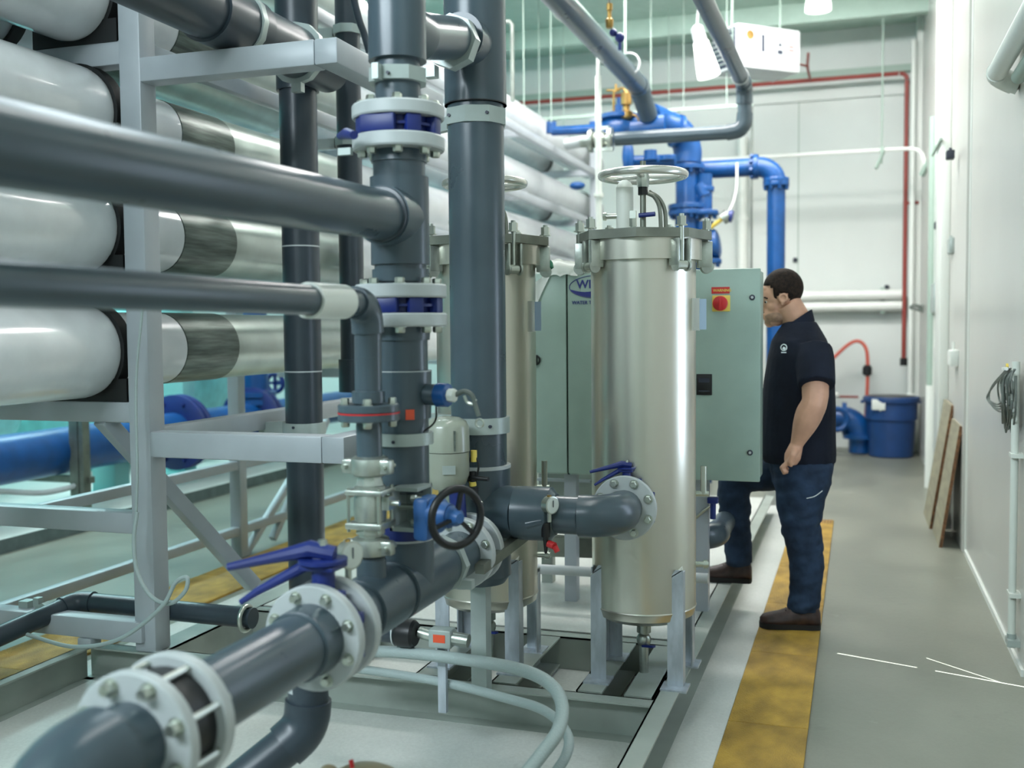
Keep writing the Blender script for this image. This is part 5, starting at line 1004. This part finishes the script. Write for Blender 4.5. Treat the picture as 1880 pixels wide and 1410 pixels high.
b.tube([P(1446, 560, hy), P(1462, 585, hy), P(1474, 606, hy), P(1476, 640, hy)], [.070, .068, .072, .10], 20)  # neck
b.loft(bandr([(1440, 1500, 612, .09), (1425, 1515, 632, .17), (1415, 1522, 665, .185), (1410, 1525, 720, .18), (1405, 1525, 780, .18), (1412, 1525, 845, .18)]))
SH = P(1497, 650, YM - .175); EL = P(1496, 735, YM - .27); WR = P(1463, 815, YM - .25)
b.tube(smoothpts([SH, (SH + EL) / 2, EL, EL + (WR - EL) * .3, EL + (WR - EL) * .6, EL + (WR - EL) * .85, WR], 4), [.068 - .006 * k / 8 for k in range(8)] + [.060, .061, .062, .063, .064, .063, .061, .058, .055, .051, .047, .043, .040, .037, .035, .033, .032][:17], 18)
# hand: palm, four curled fingers and the thumb
pd = (P(1451, 850, YM - .25) - WR).normalized(); fx = Vector((0, 1, 0)); ky = pd.cross(fx).normalized()
pc_ = WR + pd * .055
b.loft([ell(WR, pd, .030, .030, 20), ell(WR + pd * .02, pd, .034, .036, 20), ell(WR + pd * .065, pd, .040, .046, 20), ell(WR + pd * .095, pd, .032, .045, 20), ell(WR + pd * .105, pd, .016, .035, 20)])
HS = 1.0; fwd = Vector((-1, 0, -.25)).normalized(); backd = Vector((1, 0, -.1)).normalized()
for k, (L, s_) in enumerate(((.040, -.033), (.046, -.011), (.043, .011), (.035, .032))):
    L *= HS; o = WR + pd * .090 + Vector((0, s_ * 1.1, 0)) + Vector((-.010, 0, 0)); p1__ = o + (pd * .65 + Vector((-.45, 0, 0))).normalized() * L; p2__ = p1__ + (pd + Vector((.9, 0, -.25))).normalized() * L * .62; p3__ = p2__ + Vector((.85, 0, .45)).normalized() * L * .45
    b.tube([o - pd * .02, o, p1__, p2__, p3__], [.0115, .0122, .0116, .0104, .009], 10)
tb = WR + pd * .03 + Vector((.004, -.034, 0)); b.tube([tb, tb + Vector((-.010, -.022, -.022)), tb + Vector((-.022, -.020, -.052)), tb + Vector((-.018, -.006, -.074))], [.0155, .015, .013, .010], 10)
# far arm reaches to the cabinet door
b.tube([P(1480, 650, YM + .18), P(1455, 730, YM + .22), P(1400, 740, YM + .15), P(1375, 730, YM + .08)], [.068, .055, .045, .03], 16)
HN = P(1472, 850, NEAR); b.loft(bandr([(1425, 1522, 850, .10, NEAR), (1435, 1500, 930, .075, NEAR), (1452, 1498, 1010, .05, NEAR), (1460, 1498, 1070, .04, NEAR), (1464, 1496, 1125, .034, NEAR)]))
HF = P(1452, 862, FAR - .04); KF = P(1352, 868, FAR); AF = P(1356, 1030, FAR + .02)
b.tube([HF, KF], [.080, .058], 18); b.tube([KF, (KF + AF) / 2, AF], [.056, .048, .036], 18)
body = put('body', remesh(b, .0052, 2), 'skin', man)
# beard shadow, hair, brows, eyes
hb = MB(); hb.ball(P(1438, 529, hy), 1, (.099, .0835, .100), 40)
for v in hb.b.verts:      # cut the cap to a short hairline: lower at the nape, higher over the forehead
    pass
cut = [(P(1398, 524, hy), P(1421, 532, hy)), (P(1421, 532, hy), P(1428, 553, hy)), ]
bm = hb.b
kill = []
for f_ in bm.faces:
    c_ = f_.calc_center_median(); uvx = (c_.x - hc.x)
    # hairline height as a function of x: front forehead high, dips at sideburn, down to nape
    xs_ = [P(1396, 0, hy).x, P(1413, 0, hy).x, P(1424, 0, hy).x, P(1429, 0, hy).x, P(1437, 0, hy).x, P(1449, 0, hy).x, P(1456, 0, hy).x, P(1476, 0, hy).x]
    zs_ = [P(1440, 527, hy).z, P(1440, 522, hy).z, P(1440, 534, hy).z, P(1440, 551, hy).z, P(1440, 538, hy).z, P(1440, 538, hy).z, P(1440, 552, hy).z, P(1440, 556, hy).z]
    for (x0, z0), (x1, z1) in zip(zip(xs_, zs_), zip(xs_[1:], zs_[1:])):
        if x0 <= c_.x <= x1 or (c_.x < xs_[0] and x0 == xs_[0]) or (c_.x > xs_[-1] and x1 == xs_[-1]):
            t = min(1, max(0, (c_.x - x0) / (x1 - x0))); zl_ = z0 + (z1 - z0) * t
            if c_.z < zl_: kill.append(f_)
            break
bmesh.ops.delete(bm, geom=kill, context='FACES')
ex = bmesh.ops.solidify(bm, geom=bm.faces[:], thickness=.010)
put('hair', hb, 'hair', man, ang=3)
for s_ in (-1, 1):
    e = P(1409, 554, hy) + Vector((0, s_ * .041, 0))
    put('eye', MB().ball(e, .0100), 'eyew', man); put('iris', MB().ball(e + Vector((-.0052, s_ * .0035, -.002)), .0064), 'hair', man)
    put('eyelid', MB().ball(e + Vector((.0012, -s_ * .0005, .0030)), .0108, (1, 1, .75), 14), 'skin', man)
    put('eyebrow', MB().tube(smoothpts([e + Vector((-.012, -s_ * .012, .016)), e + Vector((-.010, s_ * .006, .021)), e + Vector((.004, s_ * .022, .015))]), .0036, 8), 'hair', man)
bd = MB(); 
for s_ in (-1, 1):
    bd.ball(P(1425, 581, hy) + Vector((0, s_ * .012, 0)), 1, (.057, .045, .038), 24)
bd.ball(P(1414, 591, hy), 1, (.0295, .031, .026), 16).ball(P(1404, 573.5, hy), 1, (.0145, .026, .006), 14)
put('beard_stubble', remesh(bd, .006, 3), 'stubble', man)
# --- shirt
s = MB()
s.loft(bandr([(1440, 1498, 590, .085), (1428, 1508, 606, .125), (1416, 1519, 625, .185), (1409, 1527, 655, .205), (1402, 1533, 700, .205), (1397, 1535, 750, .200), (1393, 1535, 800, .198), (1395, 1536, 833, .196), (1402, 1535, 848, .188)]))
sl0 = P(1495, 640, YM - .15); sl1 = P(1499, 708, YM - .262)
s.tube([sl0, sl0 + (sl1 - sl0) * .35, sl0 + (sl1 - sl0) * .7, sl1], [.085, .092, .090, .088], 22)
s.tube([P(1480, 640, YM + .15), P(1458, 715, YM + .24)], [.085, .082], 18)
shirt = put('polo_shirt', remesh(s, .0085, 3), 'shirt', man)
cl_ = MB(); cp = [P(1476, 573, hy) + Vector((0, 0, 0)), P(1450, 594, hy), P(1436, 607, hy)]
rings = []
for t_ in range(2):
    pass
col_pts = []
for k in range(17):
    a = math.pi * (k / 16) - math.pi / 2; # around the back of the neck from near side to far side
    col_pts.append(a)
def colring(o_in, dz):
    out = []
    for k in range(28):
        a = k * math.tau / 28; c = P(1461, 592, hy); fx_ = math.cos(a); fy_ = math.sin(a)
        out.append(Vector((c.x + fx_ * (.072 + o_in), hy + fy_ * (.078 + o_in), c.z + fx_ * .052 + dz)))
    return out
cl_.loft([colring(.020, -.045), colring(.006, .012), colring(-.002, .010), colring(.004, -.045)])
put('collar', cl_, 'shirt', man, ang=1)
em = P(1439, 638, YM - .21); put('chest_emblem', MB().torus(em, (-.35, -1, 0), .015, .0026, 24, 6).box(em + Vector((.001, -.001, -.004)), (.013, .004, .012), Matrix.Rotation(.6, 3, 'Y')).box(em + Vector((0, -.001, -.024)), (.024, .003, .005)), 'whiteink', man)
rg = P(1436, 852, YM - .285); put('ring', MB().torus(WR + pd * .098 + Vector((-.026, .011, -.012)), (pd * .65 + Vector((-.45, 0, 0))), .0112, .0022, 16, 6), 'chrome', man)
# --- jeans
j = MB()
j.loft(bandr([(1408, 1533, 825, .182), (1412, 1531, 860, .185), (1418, 1525, 885, .175), (1430, 1515, 905, .12)]))
j.loft(bandr([(1418, 1530, 850, .105, NEAR), (1421, 1527, 885, .108, NEAR), (1424, 1515, 920, .102, NEAR), (1430, 1507, 960, .095, NEAR), (1440, 1511, 1000, .086, NEAR), (1449, 1514, 1035, .080, NEAR), (1450, 1510, 1075, .076, NEAR), (1446, 1506, 1105, .075, NEAR), (1447, 1505, 1122, .072, NEAR)]))
j.tube([P(1462, 862, FAR - .06), P(1420, 866, FAR - .03), P(1372, 872, FAR), P(1352, 874, FAR)], [.105, .100, .088, .078], 20)
j.tube([P(1350, 868, FAR), P(1347, 910, FAR), P(1350, 960, FAR), P(1354, 1005, FAR + .01), P(1358, 1036, FAR + .02)], [.084, .086, .078, .072, .068], 20)
jm = remesh(j, .009, 2)
random.seed(11)
from mathutils import noise as mnoise
for v in jm.b.verts:      # folds, stronger at knee and ankle
    z = v.co.z; k = .004 + .005 * math.exp(-((z - .10) / .08) ** 2) + .004 * math.exp(-((z - .48) / .1) ** 2)
    q = v.co; v.co = q + v.normal * k * (1.5 * mnoise.noise(Vector((q.x * 7 + q.z * 5, q.y * 7, q.z * 26 - q.x * 9))) + .5 * mnoise.noise(q * 40))
jeans = put('jeans', jm, 'jean', man)
put('pocket_seam', MB().tube(smoothpts([P(1481, 915, NEAR - .103), P(1496, 911, NEAR - .096), P(1510, 901, NEAR - .075)]), .0022, 6), 'whiteink', man)
# --- boots
def boot(heel, toe, y, zg, w=.048):
    h = Vector(heel); t = Vector(toe); d = (t - h); d.z = 0; L = d.length; d.normalize(); s_ = Vector((-d.y, d.x, 0))
    def sec(f, hw, top, lift=0):
        c = h + d * L * f; c.z = zg + .022; out = []
        for k in range(20):
            a = k * math.tau / 20; yy = math.cos(a) * hw; zz = math.sin(a); zq = (top * zz if zz > 0 else .006 * zz); out.append(c + s_ * yy + Vector((0, 0, max(zq, 0) + lift)))
        return out
    u = MB(); u.loft([sec(0, w * .5, .06), sec(.03, w * .75, .085), sec(.15, w * .85, .12), sec(.3, w * .86, .125), sec(.42, w * .88, .105), sec(.55, w * .95, .078), sec(.7, w * 1.05, .062), sec(.85, w, .052), sec(.95, w * .75, .042), sec(1.0, w * .35, .025)])
    put('boot', u, 'shoe', man, ang=2)
    so_ = MB(); pts = []
    for f, hw in ((0, .5), (.03, .8), (.15, .95), (.3, .88), (.45, .9), (.6, 1.05), (.75, 1.12), (.88, 1.05), (.97, .7), (1.01, .3)): pts.append((f, hw * w))
    poly = [h + d * L * f + s_ * hw for f, hw in pts] + [h + d * L * f - s_ * hw for f, hw in pts[::-1]]
    for p in poly: p.z = zg
    so_.prism(poly, (0, 0, .026)); put('boot_sole', so_, 'sole', man, ang=.8)
    put('laces', MB().tube([h + d * L * .52 + s_ * q * w * .5 + Vector((0, 0, zg - h.z + .10 + .004 * (k % 2) - .012 * k)) + d * L * .05 * k for k in range(3) for q in (-1, 1)], .003, 6), 'sole', man)
hN = P(1506, 1153, NEAR); tN = P(1395, 1155, NEAR - .04); hN.z = tN.z = 0
boot(hN, tN, NEAR, .013, .052)
hF = P(1380, 1060, FAR + .03); tF = P(1292, 1045, FAR + .03); boot(hF, tF, FAR, .152, .050)
